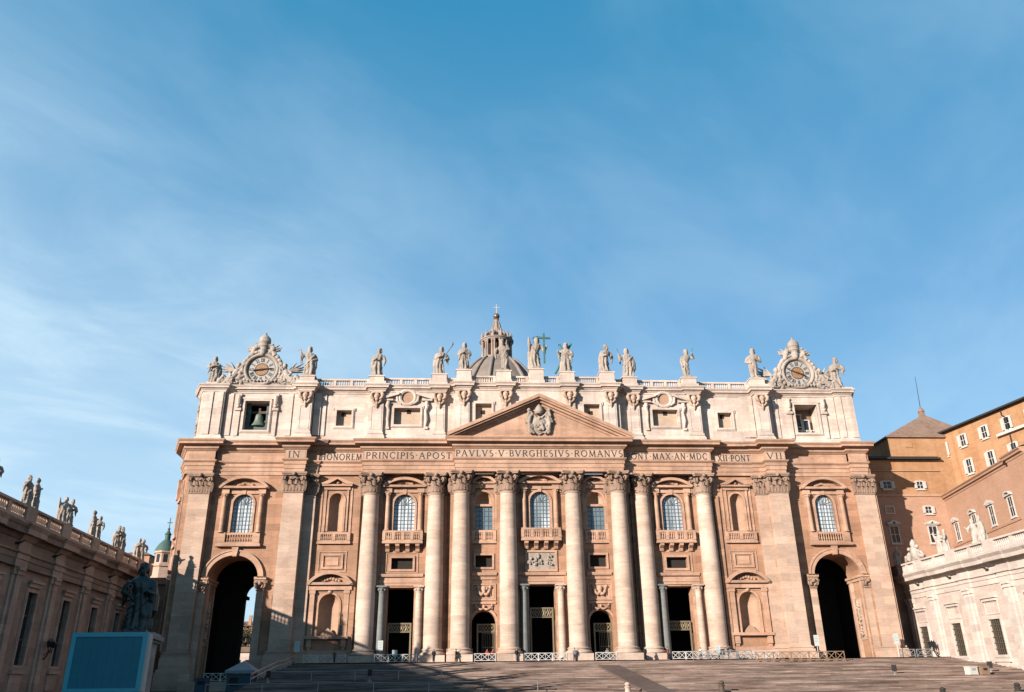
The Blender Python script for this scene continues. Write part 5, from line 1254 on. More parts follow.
# statues along the wings: a few carved figures, copied
WF=[]
for sd,arms,bd in ((31,('chest','down'),True),(32,('raised','hip'),True),(33,('book','chest'),False),(34,('out','down'),True),(35,('cross','hip'),False)):
    mb,_,_=figure(sd,arms,beard=bd,voxel=.1,cloak=1.0,lean=.22,fold=1.2); WF.append(remeshed(mb,.1,'figure'))
WF2=[m.copy() for m in WF]
nameL=['fifth','fourth','third','second','first']
k=0
for i,c in enumerate(pilL):
    for j,dx in enumerate((-1.05,1.0)):
        if i<6:
            side='nearer' if j==0 else 'farther'
            where=['last pair before the facade','second pair from the facade','third pair from the facade','fourth pair from the facade','fifth pair from the facade','pair at the left edge'][i]
            lab=f'weathered stone saint on the left wing, {side} figure of the {where}'
        else: lab='weathered stone saint on the left wing balustrade outside the picture'
        p=world((-61.5,0),rzL,(c-2.9+dx,-1.0,LW['bt']+.025*(c-2.9+dx)))
        e=empty('statue',p,R(10+((i*37+j*71)%5)*22)); tag(e,lab,'statue','saints along the left wing'); s=.555+.03*((i+j)%3); e.scale=(s,s,s)
        o=mesh_obj('figure',WF[k%5],SCUL,e); k+=1
def rp(x,dz=0,y=-.95): return world((58.5,0),rzR,(x,y,RW['bt']-.033*x+dz))
for n,(x,mi,s,rz,lab) in enumerate(((-4.6,0,.56,-60,'single white stone saint at the far end of the right wing balustrade'),(10.6,1,.60,-80,'white stone saint on the right wing balustrade, farther one of the middle pair'),(12.4,2,.58,-120,'white stone saint on the right wing balustrade, nearer one of the middle pair'),(20.6,3,.60,-70,'white stone saint on the right wing balustrade, farther of the pair by the picture edge'),(22.4,4,.63,-110,'white stone saint on the right wing balustrade, nearer of the pair by the picture edge'))):
    e=empty('statue',rp(x),R(rz)); e.scale=(s,)*3; tag(e,lab,'statue','white saints along the right wing'); mesh_obj('figure',WF2[mi],WSTAT,e)
# carved arms with two reclining figures
e=empty('carved_arms',rp(2.2),rzR); tag(e,'white carved coat of arms flanked by two reclining figures on the right wing balustrade','sculpture')
m=MB(); m.prism([(-.8,.1),(.8,.1),(1,1.4),(.7,2.2),(-.7,2.2),(-1,1.4)],-.35,.2); m.ball((0,-.3,1.2),.75,10,8,(1,.5,1.2)); m.lathe([(.4,0),(.5,.3),(.4,.7),(.1,1.1)],(0,-.1,2.1),10)
for s in (-1,1):
    m.tube([(s*2.9,0,.25),(s*2.0,-.2,.5),(s*1.5,-.2,1.3)],[.25,.42,.35],8); m.ball((s*1.45,-.25,1.9),.3,9,7); m.tube([(s*2.2,-.2,.6),(s*2.7,-.4,.95),(s*3.3,-.3,.2)],[.26,.22,.14],8); m.tube([(s*1.5,-.2,1.4),(s*2.0,-.4,1.1),(s*2.4,-.4,.8)],[.17,.14,.1],7); m.tube([(s*1.2,-.2,2.0),(s*.7,-.25,1.9)],[.15,.12],7)
mesh_obj('relief',remeshed(m,.06,'relief'),WSTAT,e)
# shaded link walls between wings and facade
for s,nm in ((-1,'left'),(1,'right')):
    m=MB(); a,b=sorted((s*54,s*66)); y=8.6 if s<0 else 7.5; m.box(a,b,y,y+.8,-4,13.2); m.box(a,b,y-.6,y,12.2,13.2); m.box(a,b,y-.3,y,8.8,9.4)
    for x in (57.2,60.3): a2,b2=sorted((s*x,s*(x+1.1))); m.box(a2,b2,y-.4,y,-4,8.8)
    w=m.build('link_wall',WINGL,None); tag(w,f'narrow shaded stone wall joining the {nm} wing to the facade corner','wall')
# ------------------------------------------------------------------ palace on the right
def plane_frame(A,Bp): 
    d=Vector((Bp[0]-A[0],Bp[1]-A[1])); return math.atan2(d.y,d.x)
def palace_window(mb_parent,x,z0,z1,hw,hood,shut,y=0,open_=True):
    m=MB(); rect_band(m,x-hw,x+hw,z0,z1,.22,y-.14,y+.05); m.box(x-hw-.4,x+hw+.4,y-.3,y,z0-.42,z0-.23)
    if hood=='tri': tri_hood(m,x,hw+.55,z1+.3,.75,y-.45,y+.05,.22)
    if hood=='seg': seg_hood(m,x,hw+.5,z1+.3,.7,y-.45,y+.05,.22)
    f=m.build('window',WHITE,mb_parent)
    m=MB(); m.box(x-hw,x+hw,y-.03,y+.03,z0,z1); m.build('pane',GLASSD,f)
    m=MB(); m.box(x-.05,x+.05,y-.08,y-.035,z0,z1); m.box(x-hw,x+hw,y-.085,y-.032,(z0+z1)/2-.05,(z0+z1)/2+.05); m.build('glazing_bars',WHITE,f)
    if shut:
        for s in (-1,1):
            m=MB(); a,b=sorted((x+s*(hw+.12),x+s*(hw*2+.05))); m.box(a,b,y-.3,y-.2,z0-.02,z1+.02)
            for k in range(6): z=z0+(z1-z0)*(k+.5)/6; m.box(a+.06,b-.06,y-.33,y-.295,z-.08,z+.08)
            m.build('shutter',WHITE,f)
A=(86.4,35); C2=(81.9,5.3); rzc=plane_frame(A,C2)
pal=empty('palace',(70.25,8.5,-0.824),rzc); pal.scale=(0.8350,)*3; tag(pal,'pink stuccoed palace with hooded windows rising behind the right wing','palace')
m=MB(); m.box(0,30.2,0,12,-6,31.6); m.box(29.9,36,-.9,14,-6,31.6); m.build('wall',PINKS,pal)
m=MB(); m.sweep([(0,0),(29.9,0),(29.9,-.9),(36,-.9)],[(-.3,31.3),(.1,31.3),(.15,31.6),(.5,31.75),(.55,32.05),(.8,32.25),(.8,32.4),(-1,32.6)]); m.sweep([(0,0),(29.9,0)],[(-.1,22.0),(.14,22.0),(.2,22.35),(.1,22.5),(-.1,22.5)]); m.build('cornice',PINKS,pal)
m=MB(); m.add([(0,-.7,32.42),(30.2,-.7,32.42),(30.2,5.2,34.6),(0,5.2,34.6)],[(0,1,2,3)]); m.add([(29.2,-1.7,32.44),(36,-1.7,32.44),(36,5.2,34.62),(29.2,5.2,34.62)],[(0,1,2,3)]); m.build('roof',TILE,pal)
for i,x in enumerate((3.1,11.2,18.6,26.0)): palace_window(pal,x,23.0,26.2,.75,'tri' if i%2==0 else 'seg',False)
# facing wall and tower behind the palace corner
tw=empty('palace_tower',(63.23,8.5,-0.824)); tw.scale=(0.8350,)*3; tag(tw,'ochre palace block facing the square with a pyramid tiled tower roof and thin mast','building')
m=MB(); m.box(-12,11.5,0,10,-6,32.4); m.build('lower_wall',PINKS,tw)
m=MB(); m.box(-12,12.5,.15,10,32.4,40.2); m.box(-.5,13.5,.6,12,40.2,45.4); m.box(2.9,4.5,.5,.7,42.9,44.3); m.build('wall',OCHRE,tw)
m=MB(); m.box(-12.2,8.8,-.2,.6,32.3,32.8); m.box(-12.2,8.7,-.1,.3,37.6,37.8); m.build('string_course',PINKS,tw)
m=MB(); m.box(-12.4,9.2,-.9,3,40.0,40.25); m.add([(-12.4,-.9,40.27),(9.2,-.9,40.27),(9.2,.7,41.0),(-12.4,.7,41.0)],[(0,1,2,3)]); m.build('ledge',DARKR,tw)
ex0,ex1,ey0,ey1=-1.0,19.5,.1,14
m=MB(); m.add([(ex0,ey0,45.3),(ex1,ey0,45.3),(ex1,ey1,45.3),(ex0,ey1,45.3),(11.3,6.4,51.9),(12.5,6.4,51.9),(12.5,7.6,51.9),(11.3,7.6,51.9)],[(0,1,5,4),(1,2,6,5),(2,3,7,6),(3,0,4,7),(4,5,6,7)])
m.add([(ex0,ey0,45.28),(ex1,ey0,45.28),(ex1,ey1,45.28),(ex0,ey1,45.28),(ex0,ey0,45.0),(ex1,ey0,45.0),(ex1,ey1,45.0),(ex0,ey1,45.0)],[(4,5,6,7),(0,4,5,1),(1,5,6,2),(2,6,7,3),(3,7,4,0)])
rf=m.build('roof',TILE,tw); m=MB(); m.box(11.4,12.4,6.5,7.5,51.7,53.0); m.lathe([(.7,0),(.45,.6),(.15,1.1)],(11.9,7.0,53.0),10); m.build('chimney',TILE,rf); m=MB(); m.tube([(11.9,7,53.8),(12.3,7,61.5)],[.09,.05],6); m.build('mast',DARKR,rf)
def tw_win(x,z0,z1,hw,hood,shut,y): palace_window(tw,x,z0,z1,hw,hood,shut,y)
tw_win(4.0,34.0,35.4,.6,None,True,.15); tw_win(4.6,28.9,30.2,.6,None,True,0); tw_win(4.6,23.0,26.2,.8,'tri',False,0); tw_win(-3.4,23.0,26.2,.8,'tri',False,0); tw_win(-3.0,34.0,35.4,.75,None,True,.15)
m=MB(); rect_band(m,-4.3,-2.7,28.9,30.2,.2,-.14,.05); m.build('blind_window',WHITE,tw)
# upper ochre building
A=(90,35); B2=(95.7,5.3); rzb=plane_frame(A,B2)
och=empty('ochre_building',(73.25,8.5,-0.824),rzb); och.scale=(0.8350,)*3; tag(och,'tall orange ochre building with white shuttered windows at the upper right','building')
m=MB(); m.box(-2,45,0,12,-6,46.0); m.build('wall',OCHRE,och)
m=MB(); m.box(-2.2,45,-1.0,12,46.0,46.3); m.add([(-2.2,-1.0,46.32),(45,-1.0,46.32),(45,6,48.2),(-2.2,6,48.2)],[(0,1,2,3)]); m.build('roof',DARKR,och)
for i in range(7):
    x=4.2+5.8*i; palace_window(och,x,41.9,44.2,.62,None,True); palace_window(och,x+.1,36.2,39.0,.62,None,True)
palace_window(och,-1.2,41.2,43.8,.6,None,True)
m=MB(); m.box(13.2,45,-.7,.1,41.0,41.5); m.build('ledge',WHITE,och)
m=MB(); m.tube([(15.2,-.25,46),(15.2,-.25,44.9),(15.9,-.25,44.2),(15.9,-.25,36)],.12,7); m.build('downpipe',DARKR,och)
# ------------------------------------------------------------------ distant things on the left
e=empty('cupola_tower',(-77,60,-3.2)); tag(e,'small stone turret with a green copper cupola and cross left of the facade','tower')
m=MB(); m.lathe([(2.4,0),(2.4,25.5),(2.7,25.6),(2.7,26.1),(2.1,26.2),(2.1,28.4),(2.4,28.5),(2.4,28.9)],(0,0,0),8); m.build('shaft',WINGT,e)
m=MB(); m.lathe([(2.35,28.9),(2.1,29.6),(1.5,30.6),(.9,31.3),(.6,31.5),(.6,32.6),(.75,32.7),(.4,33.2),(.15,33.8)],(0,0,0),12); m.build('copper_cupola',COPP,e,smooth=True,angle=40)
m=MB(); m.box(-.08,.08,-.06,.06,33.6,36.4); m.box(-.55,.55,-.055,.055,35.2,35.4); m.ball((0,0,33.9),.3,8,6); m.build('cross',COPP,e)
m=MB()
for k in range(8): a=PI/8+2*PI*k/8; c,s_=cos(a),sin(a); m.add([(c*2.0-s_*u+c*.0,s_*2.0+c*u,z) for u,z in ((-.4,26.5),(.4,26.5),(.4,28.2),(-.4,28.2))],[(0,1,2,3)]); m.mark()
m.build_each('window',GLASSD,e)
e=empty('stucco_house',(-84,62,-3.2)); tag(e,'pale pink house top showing beyond the left wing statues','house')
m=MB(); m.box(-4,3.0,0,10,0,28.6); m.build('wall',PINKS,e); m=MB(); m.add([(-4.4,-.5,28.6),(3.4,-.5,28.6),(3.4,10.5,28.6),(-4.4,10.5,28.6),(-.5,5,30.4)],[(0,1,4),(1,2,4),(2,3,4),(3,0,4),(3,2,1,0)]); m.build('roof',TILE,e)
m=MB()
for x in (-2.2,0,2.0): m.box(x-.5,x+.5,-.05,.02,24.5,26.4); m.mark()
m.build_each('window',GLASSD,e)
e=empty('orange_house',(-58,64,-3.2)); tag(e,'small orange house with a chimney seen through the left arch','house')
m=MB(); m.box(-5,5,0,8,0,13.6); m.build('wall',OCHRE,e); m=MB(); m.add([(-5.4,-.5,13.6),(5.4,-.5,13.6),(5.4,8.5,13.6),(-5.4,8.5,13.6),(-3,4,15),(3,4,15)],[(0,1,5,4),(1,2,5),(2,3,4,5),(3,0,4),(3,2,1,0)]); rf=m.build('roof',TILE,e); m=MB(); m.box(-.6,.0,0.8,1.4,13.6,16.0); m.build('chimney',OCHRE,rf)
m=MB(); 
for x in (-3,0,3): m.box(x-.5,x+.5,-.06,.02,10,11.8); m.mark()
m.build_each('window',GLASSD,e)
e=empty('white_house',(-57,50,-3.2)); tag(e,'low whitish house at the bottom of the view through the left arch','house')
m=MB(); m.box(-6,3.5,0,6,0,7.6); m.build('wall',WINGR,e); m=MB(); m.add([(-6.3,-.4,7.6),(3.8,-.4,7.6),(3.8,6.4,7.6),(-6.3,6.4,7.6),(-4,3,8.8),(2,3,8.8)],[(0,1,5,4),(1,2,5),(2,3,4,5),(3,0,4),(3,2,1,0)]); m.build('roof',TILE,e); m=MB()
for x in (-3,-1,1,2.6): m.box(x-.35,x+.35,-.05,.02,4.5,6.2); m.mark()
m.build_each('window',GLASSD,e)
LEAF=plain('dark_foliage',(.035,.055,.025),.8,var=.5,scale=3)
def tree(x,y,z,h,r,seed,label):
    e=empty('tree',(x,y,z)); tag(e,label,'tree','trees behind the left arch'); rr=random.Random(seed)
    m=MB(); m.tube([(0,0,0),(.1,0,h*.4),(-.1,.1,h*.7)],[.32,.24,.1],8)
    for k in range(7): a=rr.random()*6.3; m.tube([(0,0,h*(.35+.04*k)),(cos(a)*r*.5,sin(a)*r*.5,h*(.55+.05*k)),(cos(a)*r*.85,sin(a)*r*.85,h*(.65+.04*k))],[.12,.08,.03],6)
    m.build('trunk',WOOD,e)
    m=MB(); cl=[(rr.uniform(-.7,.7)*r,rr.uniform(-.7,.7)*r,h*rr.uniform(.5,.92),r*rr.uniform(.25,.5)) for _ in range(16)]
    for k in range(2600):
        c=rr.choice(cl); u=Vector((rr.gauss(0,1),rr.gauss(0,1),rr.gauss(0,1))).normalized()*c[3]*rr.random()**.35
        p=Vector(c[:3])+u; a=Vector((rr.uniform(-1,1),rr.uniform(-1,1),rr.uniform(-1,1))).normalized()*.22; b=Vector((rr.uniform(-1,1),rr.uniform(-1,1),rr.uniform(-1,1))).normalized()*.14
        m.add([tuple(p-a),tuple(p+b),tuple(p+a),tuple(p-b)],[(0,1,2,3)])
    m.build('crown',LEAF,e)
tree(-57.6,56,-3.2,13.5,3.0,1,'dark bushy tree before the orange house, left one through the arch')
tree(-54.2,57,-3.2,12.4,2.8,2,'dark bushy tree before the orange house, right one through the arch')
# ------------------------------------------------------------------ foreground statue and screen
e=empty('bronze_statue',(-37.2,-56.7,.15),R(14)); tag(e,'dark bronze statue of a robed bearded man on a stone pedestal at the lower left','statue'); 
mb,hp,hd=figure(77,('hip','book'),lean=.12,beard=True,voxel=.045,hands=True,cloak=1.1,wide=1.16,fold=.8); 
mesh_obj('figure',remeshed(mb,.045,'figure'),STPB,e); m=MB(); m.tube([(hp[0].x-.1,hp[0].y-.1,hp[0].z+.5),(hp[0].x+.1,hp[0].y-.1,hp[0].z-.7)],.06,7); m.lathe([(.1,-.05),(.22,-.05),(.22,.05),(.1,.05),(.1,-.05)],(hp[0].x-.12,hp[0].y-.1,hp[0].z+.7),12,axis='y',cap=False); m.box(hp[0].x+.08,hp[0].x+.4,hp[0].y-.14,hp[0].y-.06,hp[0].z-.7,hp[0].z-.5); m.build('key',STPB,e)
e.scale=(1.0,)*3
p=empty('statue_pedestal',(-37.2,-56.7,gz(-56.7)),R(8)); tag(p,'pale stone pedestal with moulded cornice under the dark bronze statue','pedestal')
m=MB(); H=.15-gz(-56.7); m.box(-1.45,1.45,-1.45,1.45,.9,H-.7); m.box(-1.95,1.95,-1.95,1.95,0,.5); m.box(-1.75,1.75,-1.75,1.75,.5,.75); m.box(-1.6,1.6,-1.6,1.6,.75,.9); m.box(-1.6,1.6,-1.6,1.6,H-.7,H-.5); m.box(-1.85,1.85,-1.85,1.85,H-.5,H-.2); m.box(-1.65,1.65,-1.65,1.65,H-.2,H); rect_band(m,-1.1,1.1,1.3,H-1.1,.12,-1.53,-1.4); m.build('pedestal_block',stone('pedestal_stone',(.36,.34,.32),(.48,.46,.43),(3,.9),streak=.4,stain=(.2,.19,.18)),p)
e=empty('video_screen',(-32.95,-71.6,gz(-71.6)),R(1.5)); tag(e,'large teal video screen panel standing in front of the bronze statue pedestal','screen')
g0=-gz(-71.6)
def zz_(z): return z-gz(-71.6)
m=MB(); m.prism(rect(-2.4,2.05,zz_(-4.25),zz_(-.88)),0,.32,[rect(-2.15,1.8,zz_(-4.05),zz_(-1.13))]); m.build('frame',TEALF,e)
m=MB(); m.box(-2.16,1.81,.06,.3,zz_(-4.06),zz_(-1.12)); 
m.build('panel',TEAL,e)
m=MB()
for i in range(1,8): x=-2.15+3.95*i/8; m.box(x-.008,x+.008,.052,.07,zz_(-4.05),zz_(-1.13))
for j in range(1,6): z=zz_(-4.05)+2.92*j/6; m.box(-2.15,1.8,.05,.07,z-.008,z+.008)
m.build('panel_joint',plain('joint_teal',(.008,.22,.30),.6),e)
m=MB(); 
for x in (-2.0,1.9): m.box(x-.1,x+.1,.1,.3,0,zz_(-4.25)); m.tube([(x,.2,zz_(-3.2)),(x,1.8,0)],.06,6)
m.box(-2.2,2.1,.0,.4,0,.12); m.build('stand',STEEL,e)
m=MB(); m.box(2.055,2.2,.02,.6,zz_(-4.25),zz_(-.95)); m.build('side_casing',WHITE,e)
# ------------------------------------------------------------------ barriers
def barrier(x,y,z,w=2.2,mat=RAILM,rz=0,label='',group='',h=1.12):
    e=empty('crowd_barrier',(x,y,z),rz); tag(e,label,'barrier',group)
    m=MB(); t=.045
    for q in (-w/2,w/2): m.box(q-t,q+t,-t,t,0,h); m.box(q-t,q+t,-.3,.3,0,.06)
    m.box(-w/2,w/2,-t*.9,t*.9,h-.09,h); m.box(-w/2,w/2,-t*.8,t*.8,.15,.23); o=m.build('frame',mat,e)
    m=MB(); n=max(1,round(w/1.1))
    for k in range(n):
        a=-w/2+w*k/n; b=-w/2+w*(k+1)/n; m.tube([(a,0,.2),(b,0,h-.06)],.045,6); m.tube([(b,.03,.2),(a,.03,h-.06)],.045,6)
        if k: m.box(a-.03,a+.03,-.03,.03,.15,h)
    m.build('cross_braces',mat,e)
gaps=[(-33.8,-27.9,'between the left great pier and the first column'),(-24.0,-18.1,'before the left side door'),(-14.1,-14.05,''),(-10.1,-7.0,'before the left arched door'),(-3.0,3.0,'before the central door'),(7.1,10.2,'before the right arched door'),(18.1,24.0,'before the right side door'),(27.9,33.6,'before the right lower niche')]
words=['leftmost','second from left','third from left','fourth from left']
for a,b,t in gaps:
    n=max(1,round((b-a)/2.1)); 
    if b-a<1: continue
    for k in range(n):
        w=(b-a)/n; barrier(a+w*(k+.5),-3.1,0,w-.1,RAILM,0,f'pale crowd barrier {t}'+(f', {words[k]}' if n>1 else ''),'pale crowd barriers along the portico')
for k in range(5): barrier(29.6+2.5*k,-8.4,stair_z(-8.4),2.4,BROWNB,0,f'brown cross braced barrier on the right steps, {["first","second","third","fourth","fifth"][k]} from the left','brown crowd barriers on the right steps',1.3)
for k in range(3): barrier(-45.9+2.3*k-.0,-3.2,-2.2,2.2,RAILM,0,f'pale crowd barrier in the shade before the left arch, {["left","middle","right"][k]} one','barriers before the left arch')
m=MB(); m.box(-50,-36.1,-4.4,-2.0,-4.6,-2.2); w=m.build('parapet',PILM,None); tag(w,'shaded low stone terrace wall before the left arch','wall')
for k in range(2): barrier(52.3+2.5*k,-3.6,0.0,2.2,STEEL,0,f'grey crowd barrier at the foot of the right corner pier, {["left","right"][k]} one','grey barriers by the right pier')
for k in range(4): barrier(25.0+2.15*k-3.2,-4.35,0.0,2.05,STEEL,0,f'grey crowd barrier in front of the rightmost column, {["first","second","third","fourth"][k]} from the left','grey barriers before the rightmost column')
# stair side railing on the left
e=empty('stair_railing',(-34.6,-4.6,0)); tag(e,'pale metal railing running down the shaded left edge of the steps','railing')
m=MB()
for h in (1.05,.55): m.tube([(0,-y,stair_z(-4.6-y)+h+.1) for y in (0,8,10.5,24)],.06,6)
m.build('handrail',STEEL,e)
for k in range(9):
    m=MB(); y=k*3.0; z=stair_z(-4.6-y); m.tube([(0,-y,z-.1),(0,-y,z+1.12)],.05,6); m.build('post',STEEL,e)
def rope_fence(x0,x1,y,n,label):
    e=empty('rail_fence',(x0,y,stair_z(y))); tag(e,label,'fence','long rails on the lower steps')
    m=MB(); m.tube([(0,0,1.0),(x1-x0,0,1.0)],.045,6); m.build('rail',STEEL,e)
    for k in range(n+1):
        m=MB(); x=(x1-x0)*k/n; m.tube([(x,0,-.05),(x,0,1.05)],.045,6); m.build('post',STEEL,e)
rope_fence(-33.4,-14,-26,4,'thin pale rail crossing the shaded left steps, upper of two')
rope_fence(-37,-4,-36.6,6,'thin pale rail crossing the shaded left steps, lower of two')
def speaker(x,y,zt,label,tilt=0):
    e=empty('loudspeaker_post',(x,y,stair_z(y))); tag(e,label,'loudspeaker','slim loudspeaker posts on the steps')
    z=zt-e.location.z
    m=MB(); m.tube([(0,0,-.1),(0,0,z)],.055,8); m.lathe([(.3,0),(.3,.06),(.08,.12)],(0,0,0),12); m.build('post',STEEL,e)
    m=MB(); m.box(-.22,.22,-.18,.18,z-.5,z+.2); m.box(-.17,.17,-.2,-.17,z-.45,z+.15); o=m.build('speaker_box',DARKR,e); o.rotation_euler=(0,tilt,0)
for x,y,z,l,t in ((-33.2,-26.5,-1.85,'slim post with a dark speaker box on the shaded steps, leftmost of four',0),(-22.0,-26.5,-1.8,'slim post with a dark speaker box on the shaded steps, second from left',0),(38.9,-25.5,-1.9,'slim post with a dark speaker box on the sunlit right steps',0),(51.2,-24.5,-1.6,'slim post with a tilted dark speaker box at the far right',.0)): speaker(x,y,z,l,t)
# kiosk, bins, guard boxes
e=empty('kiosk',(-37.6,-20,gz(-20))); tag(e,'small blue walled kiosk with a pale pyramid canvas roof before the left arch','kiosk')
m=MB(); m.add([(-1.7,-1.7,2.75),(1.7,-1.7,2.75),(1.7,1.7,2.75),(-1.7,1.7,2.75),(0,0,3.9)],[(0,1,4),(1,2,4),(2,3,4),(3,0,4)]); m.box(-1.7,1.7,-1.7,-1.66,2.45,2.75); m.box(1.66,1.7,-1.66,1.7,2.45,2.75); m.box(-1.7,-1.66,-1.66,1.7,2.45,2.75); m.build('roof',TENT,e)
m=MB(); m.box(-1.45,1.45,-1.45,1.45,0,2.44); m.build('wall',BLUEP,e)
m=MB(); m.box(-1.1,-.1,-1.5,-1.46,1.1,2.0); m.build('hatch',GLASSD,e)
m=MB(); 
for x in (-1.6,1.6):
    for y in (-1.6,1.6): m.tube([(x,y,0),(x,y,2.6)],.05,6)
m.build('pole',STEEL,e)
e=empty('waste_bin',(-42.2,-20,gz(-20))); tag(e,'dark blue bin standing left of the small kiosk','bin'); m=MB(); m.box(-.7,.7,-.5,.5,.15,1.9); m.box(-.75,.75,-.55,.55,1.9,2.05); m.box(-.6,.6,-.4,.4,0,.15); m.build('bin_body',BLUEP,e); m=MB(); m.box(-.4,.4,-.53,-.5,1.3,1.7); m.build('bin_flap',GLASSD,e)
for x,w,mt,l in ((47.3,1.05,WHITE,'white guard box at the right end of the steps'),(48.7,1.05,BROWNB,'brown guard box beside the white one at the right end of the steps')):
    e=empty('guard_box',(x,-27,stair_z(-27)),R(8)); tag(e,l,'kiosk'); m=MB(); m.box(-w/2,w/2,-.4,.5,0,.82); m.build('wall',mt,e); m=MB(); m.box(-w/2-.05,w/2+.05,-.45,.55,.82,.9); m.build('lid',mt,e); m=MB(); m.box(-w/4,w/4,-.43,-.39,.45,.7); m.build('window',GLASSD if mt!=WHITE else TENT,e)
# information boards
for x,y,z,h,l in ((-34.9,-2.4,1.6,2.9,'white information board on a pole by the shaded left pier'),(-23.3,-2.2,1.7,2.9,'white information board on a pole at the left side door'),(39.6,-2.6,1.7,3.1,'white information board on a pole before the right great arch'),(51.6,-2.4,1.9,3.2,'white notice board on a pole at the right corner pier'),(-21.2,-2.6,1.0,1.6,'small white placard standing in the left side doorway'),(24.9,-2.6,1.0,1.8,'small white placard standing beside the right side door')):
    e=empty('notice_board',(x,y,0)); tag(e,l,'notice board'); m=MB(); m.tube([(0,0,0),(0,0,h)],.05,7); m.box(-.3,.3,-.2,.2,0,.05); m.build('post',STEEL,e); m=MB(); m.box(-.36,.36,-.09,-.03,z,h+.1); m.build('board',WHITE,e); m=MB()
    for k in range(4): zq=h-.15-k*.22; m.box(-.25,.25 if k%2 else .15,-.096,-.088,zq-.05,zq+.03)
    m.build('printed_block',TEALF if k else LETT,e)
# stone bollards at the bottom of the steps
def bollard(x,y,h,label,mat):
    e=tag(empty('bollard',(x,y,stair_z(y))),label,'bollard','stone bollards on the steps'); m=MB(); m.lathe([(.36,0),(.36,.12),(.27,.2),(.25,h-.45),(.33,h-.4),(.33,h-.32),(.2,h-.26),(.3,h-.12),(.26,h),(.1,h+.1)],(0,0,-.02),16); m.build('bollard_body',mat,e,smooth=True,angle=45)
bollard(4.8,-38.5,.95,'pale stone bollard at the lower edge of the picture near the dark ramp',COLM); bollard(14.3,-38.5,1.0,'dark brown bollard at the lower edge right of the dark ramp',WOOD); bollard(35.6,-41,.55,'dark bollard at the lower edge below the right speaker post',DARKR); bollard(43.6,-40.5,.75,'dark bollard at the lower right corner of the steps',DARKR)
# wall lanterns on the wings
def lantern(pos,rz,label):
    e=empty('wall_lantern',pos,rz); tag(e,label,'lamp'); m=MB(); m.tube([(0,0,-1.6),(0,-.6,-1.2),(0,-1.0,-.4),(0,-1.0,0)],[.09,.08,.07,.06],7); m.tube([(0,-.1,-.6),(0,-.5,-.9),(0,-.9,-.4)],.05,6)
    for s in (-1,1): m.tube([(0,-1,-.5),(s*.5,-1,-.6),(s*.7,-1,-.1)],.05,6)
    m.build('bracket',DARKR,e)
    for x,z in ((0,0),(-.7,-.1),(.7,-.1)):
        m=MB(); m.lathe([(.1,0),(.17,.08),(.26,.55),(.3,.6),(.1,.8),(.03,.95)],(x,-1,z),8); m.build('lantern_head',GLASSD,e)
lantern(world((-61.5,0),rzL,(-24.6,0,1.2)),rzL,'black triple lantern on a bracket between windows of the shaded left wing')
lantern(world((58.5,0),rzR,(1.6,0,1.5)),rzR,'dark triple lantern on a bracket beside the first grilled window of the right wing')
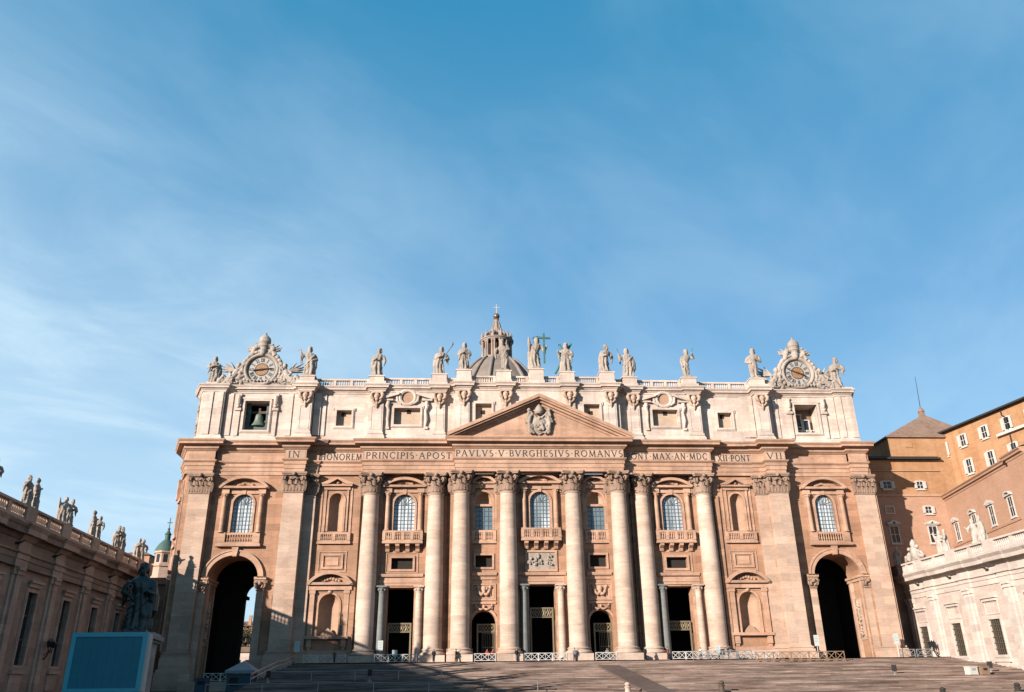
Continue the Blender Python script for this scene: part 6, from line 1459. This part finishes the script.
# ------------------------------------------------------------------ visitors
SKIN=plain('skin',(.42,.26,.19),.6)
def person(x,y,z,rz,label,top,leg,seed,h=1.72):
    rr=random.Random(seed); e=empty('person',(x,y,z),rz); tag(e,label,'person'); s=h/1.75; st=rr.uniform(.04,.16)
    m=MB()
    for q,d in ((-1,st),(1,-st)): m.tube([(q*.09,0,.9),(q*.10,-d*.6,.48),(q*.10,-d,.09),(q*.10,-d-.16,.04)],[.095,.068,.045,.04],8)
    m.tube([(0,0,.86),(0,0,1.05),(0,-.01,1.3),(0,0,1.45),(0,0,1.56)],[.16,.145,.175,.13,.055],12,.7,(0,1,0)); 
    m.ball((0,-.01,1.64),.1,12,9,(.82,.95,1.2)); m.ball((0,-.11,1.63),.025,6,5)
    for q in (-1,1): m.tube([(q*.18,0,1.42),(q*.25,.02,1.15),(q*.22,-.12,.92),(q*.21,-.15,.83)],[.06,.048,.036,.035],8)
    mesh_obj('body',remeshed(m,.022,'body'),SKIN,e)
    m=MB()
    for q,d in ((-1,st),(1,-st)): m.tube([(q*.09,0,.95),(q*.10,-d*.6,.48),(q*.10,-d*.98,.1)],[.125,.09,.075],9)
    m.build('trousers',leg,e,smooth=True)
    m=MB(); m.tube([(0,0,.82),(0,0,1.05),(0,-.01,1.3),(0,0,1.44),(0,0,1.5)],[.2,.185,.21,.17,.08],12,.72,(0,1,0))
    for q in (-1,1): m.tube([(q*.19,0,1.43),(q*.26,.02,1.15),(q*.225,-.12,.93)],[.08,.068,.055],8)
    m.build('jacket',top,e,smooth=True); m=MB(); m.ball((0,.015,1.68),.108,10,7,(.86,.95,1.1)); m.build('hair',DARKR,e,smooth=True); e.scale=(s,)*3
NAVY=plain('navy_cloth',(.03,.035,.055),.9); BLK=plain('black_cloth',(.02,.02,.022),.9); REDC=plain('red_cloth',(.45,.06,.04),.9); WHC=plain('white_cloth',(.65,.63,.6),.9); GRYC=plain('grey_cloth',(.2,.2,.21),.9)
for a in ((-15.7,-3.6,0,.3,'person in a black jacket standing before the second column from the left',BLK,NAVY,1),(-12.6,-3.7,0,1.4,'person in dark clothes walking before the third column from the left',NAVY,BLK,2),(-8.2,-2.0,0,0,'person in a red jacket standing in the left arched doorway',REDC,NAVY,3),(-7.4,-2.2,0,.6,'person in a red top beside another visitor at the left arched doorway',REDC,GRYC,4),(14.1,-3.7,0,.2,'person in black standing between the sixth and seventh columns',BLK,BLK,5),(4.1,-3.6,0,-.5,'person in grey standing right of the central door',GRYC,NAVY,6),(-4.1,-3.6,0,.5,'person in dark clothes standing left of the central door',BLK,GRYC,7),(26.1,-3.6,0,.8,'person in navy standing before the rightmost column',NAVY,GRYC,8),(22.6,-2.0,0,0,'person in a white top in the right side doorway',WHC,NAVY,9),(9.0,-2.0,0,-.3,'person in grey standing in the right arched doorway',GRYC,BLK,10),(-29.4,-3.7,0,.9,'person in an orange brown jacket beside the left lower niche',WOOD,NAVY,11),(17.4,-3.6,0,1.2,'person in a red jacket left of the right side door',REDC,BLK,12)): person(*a[:5],a[5],a[6],a[7])
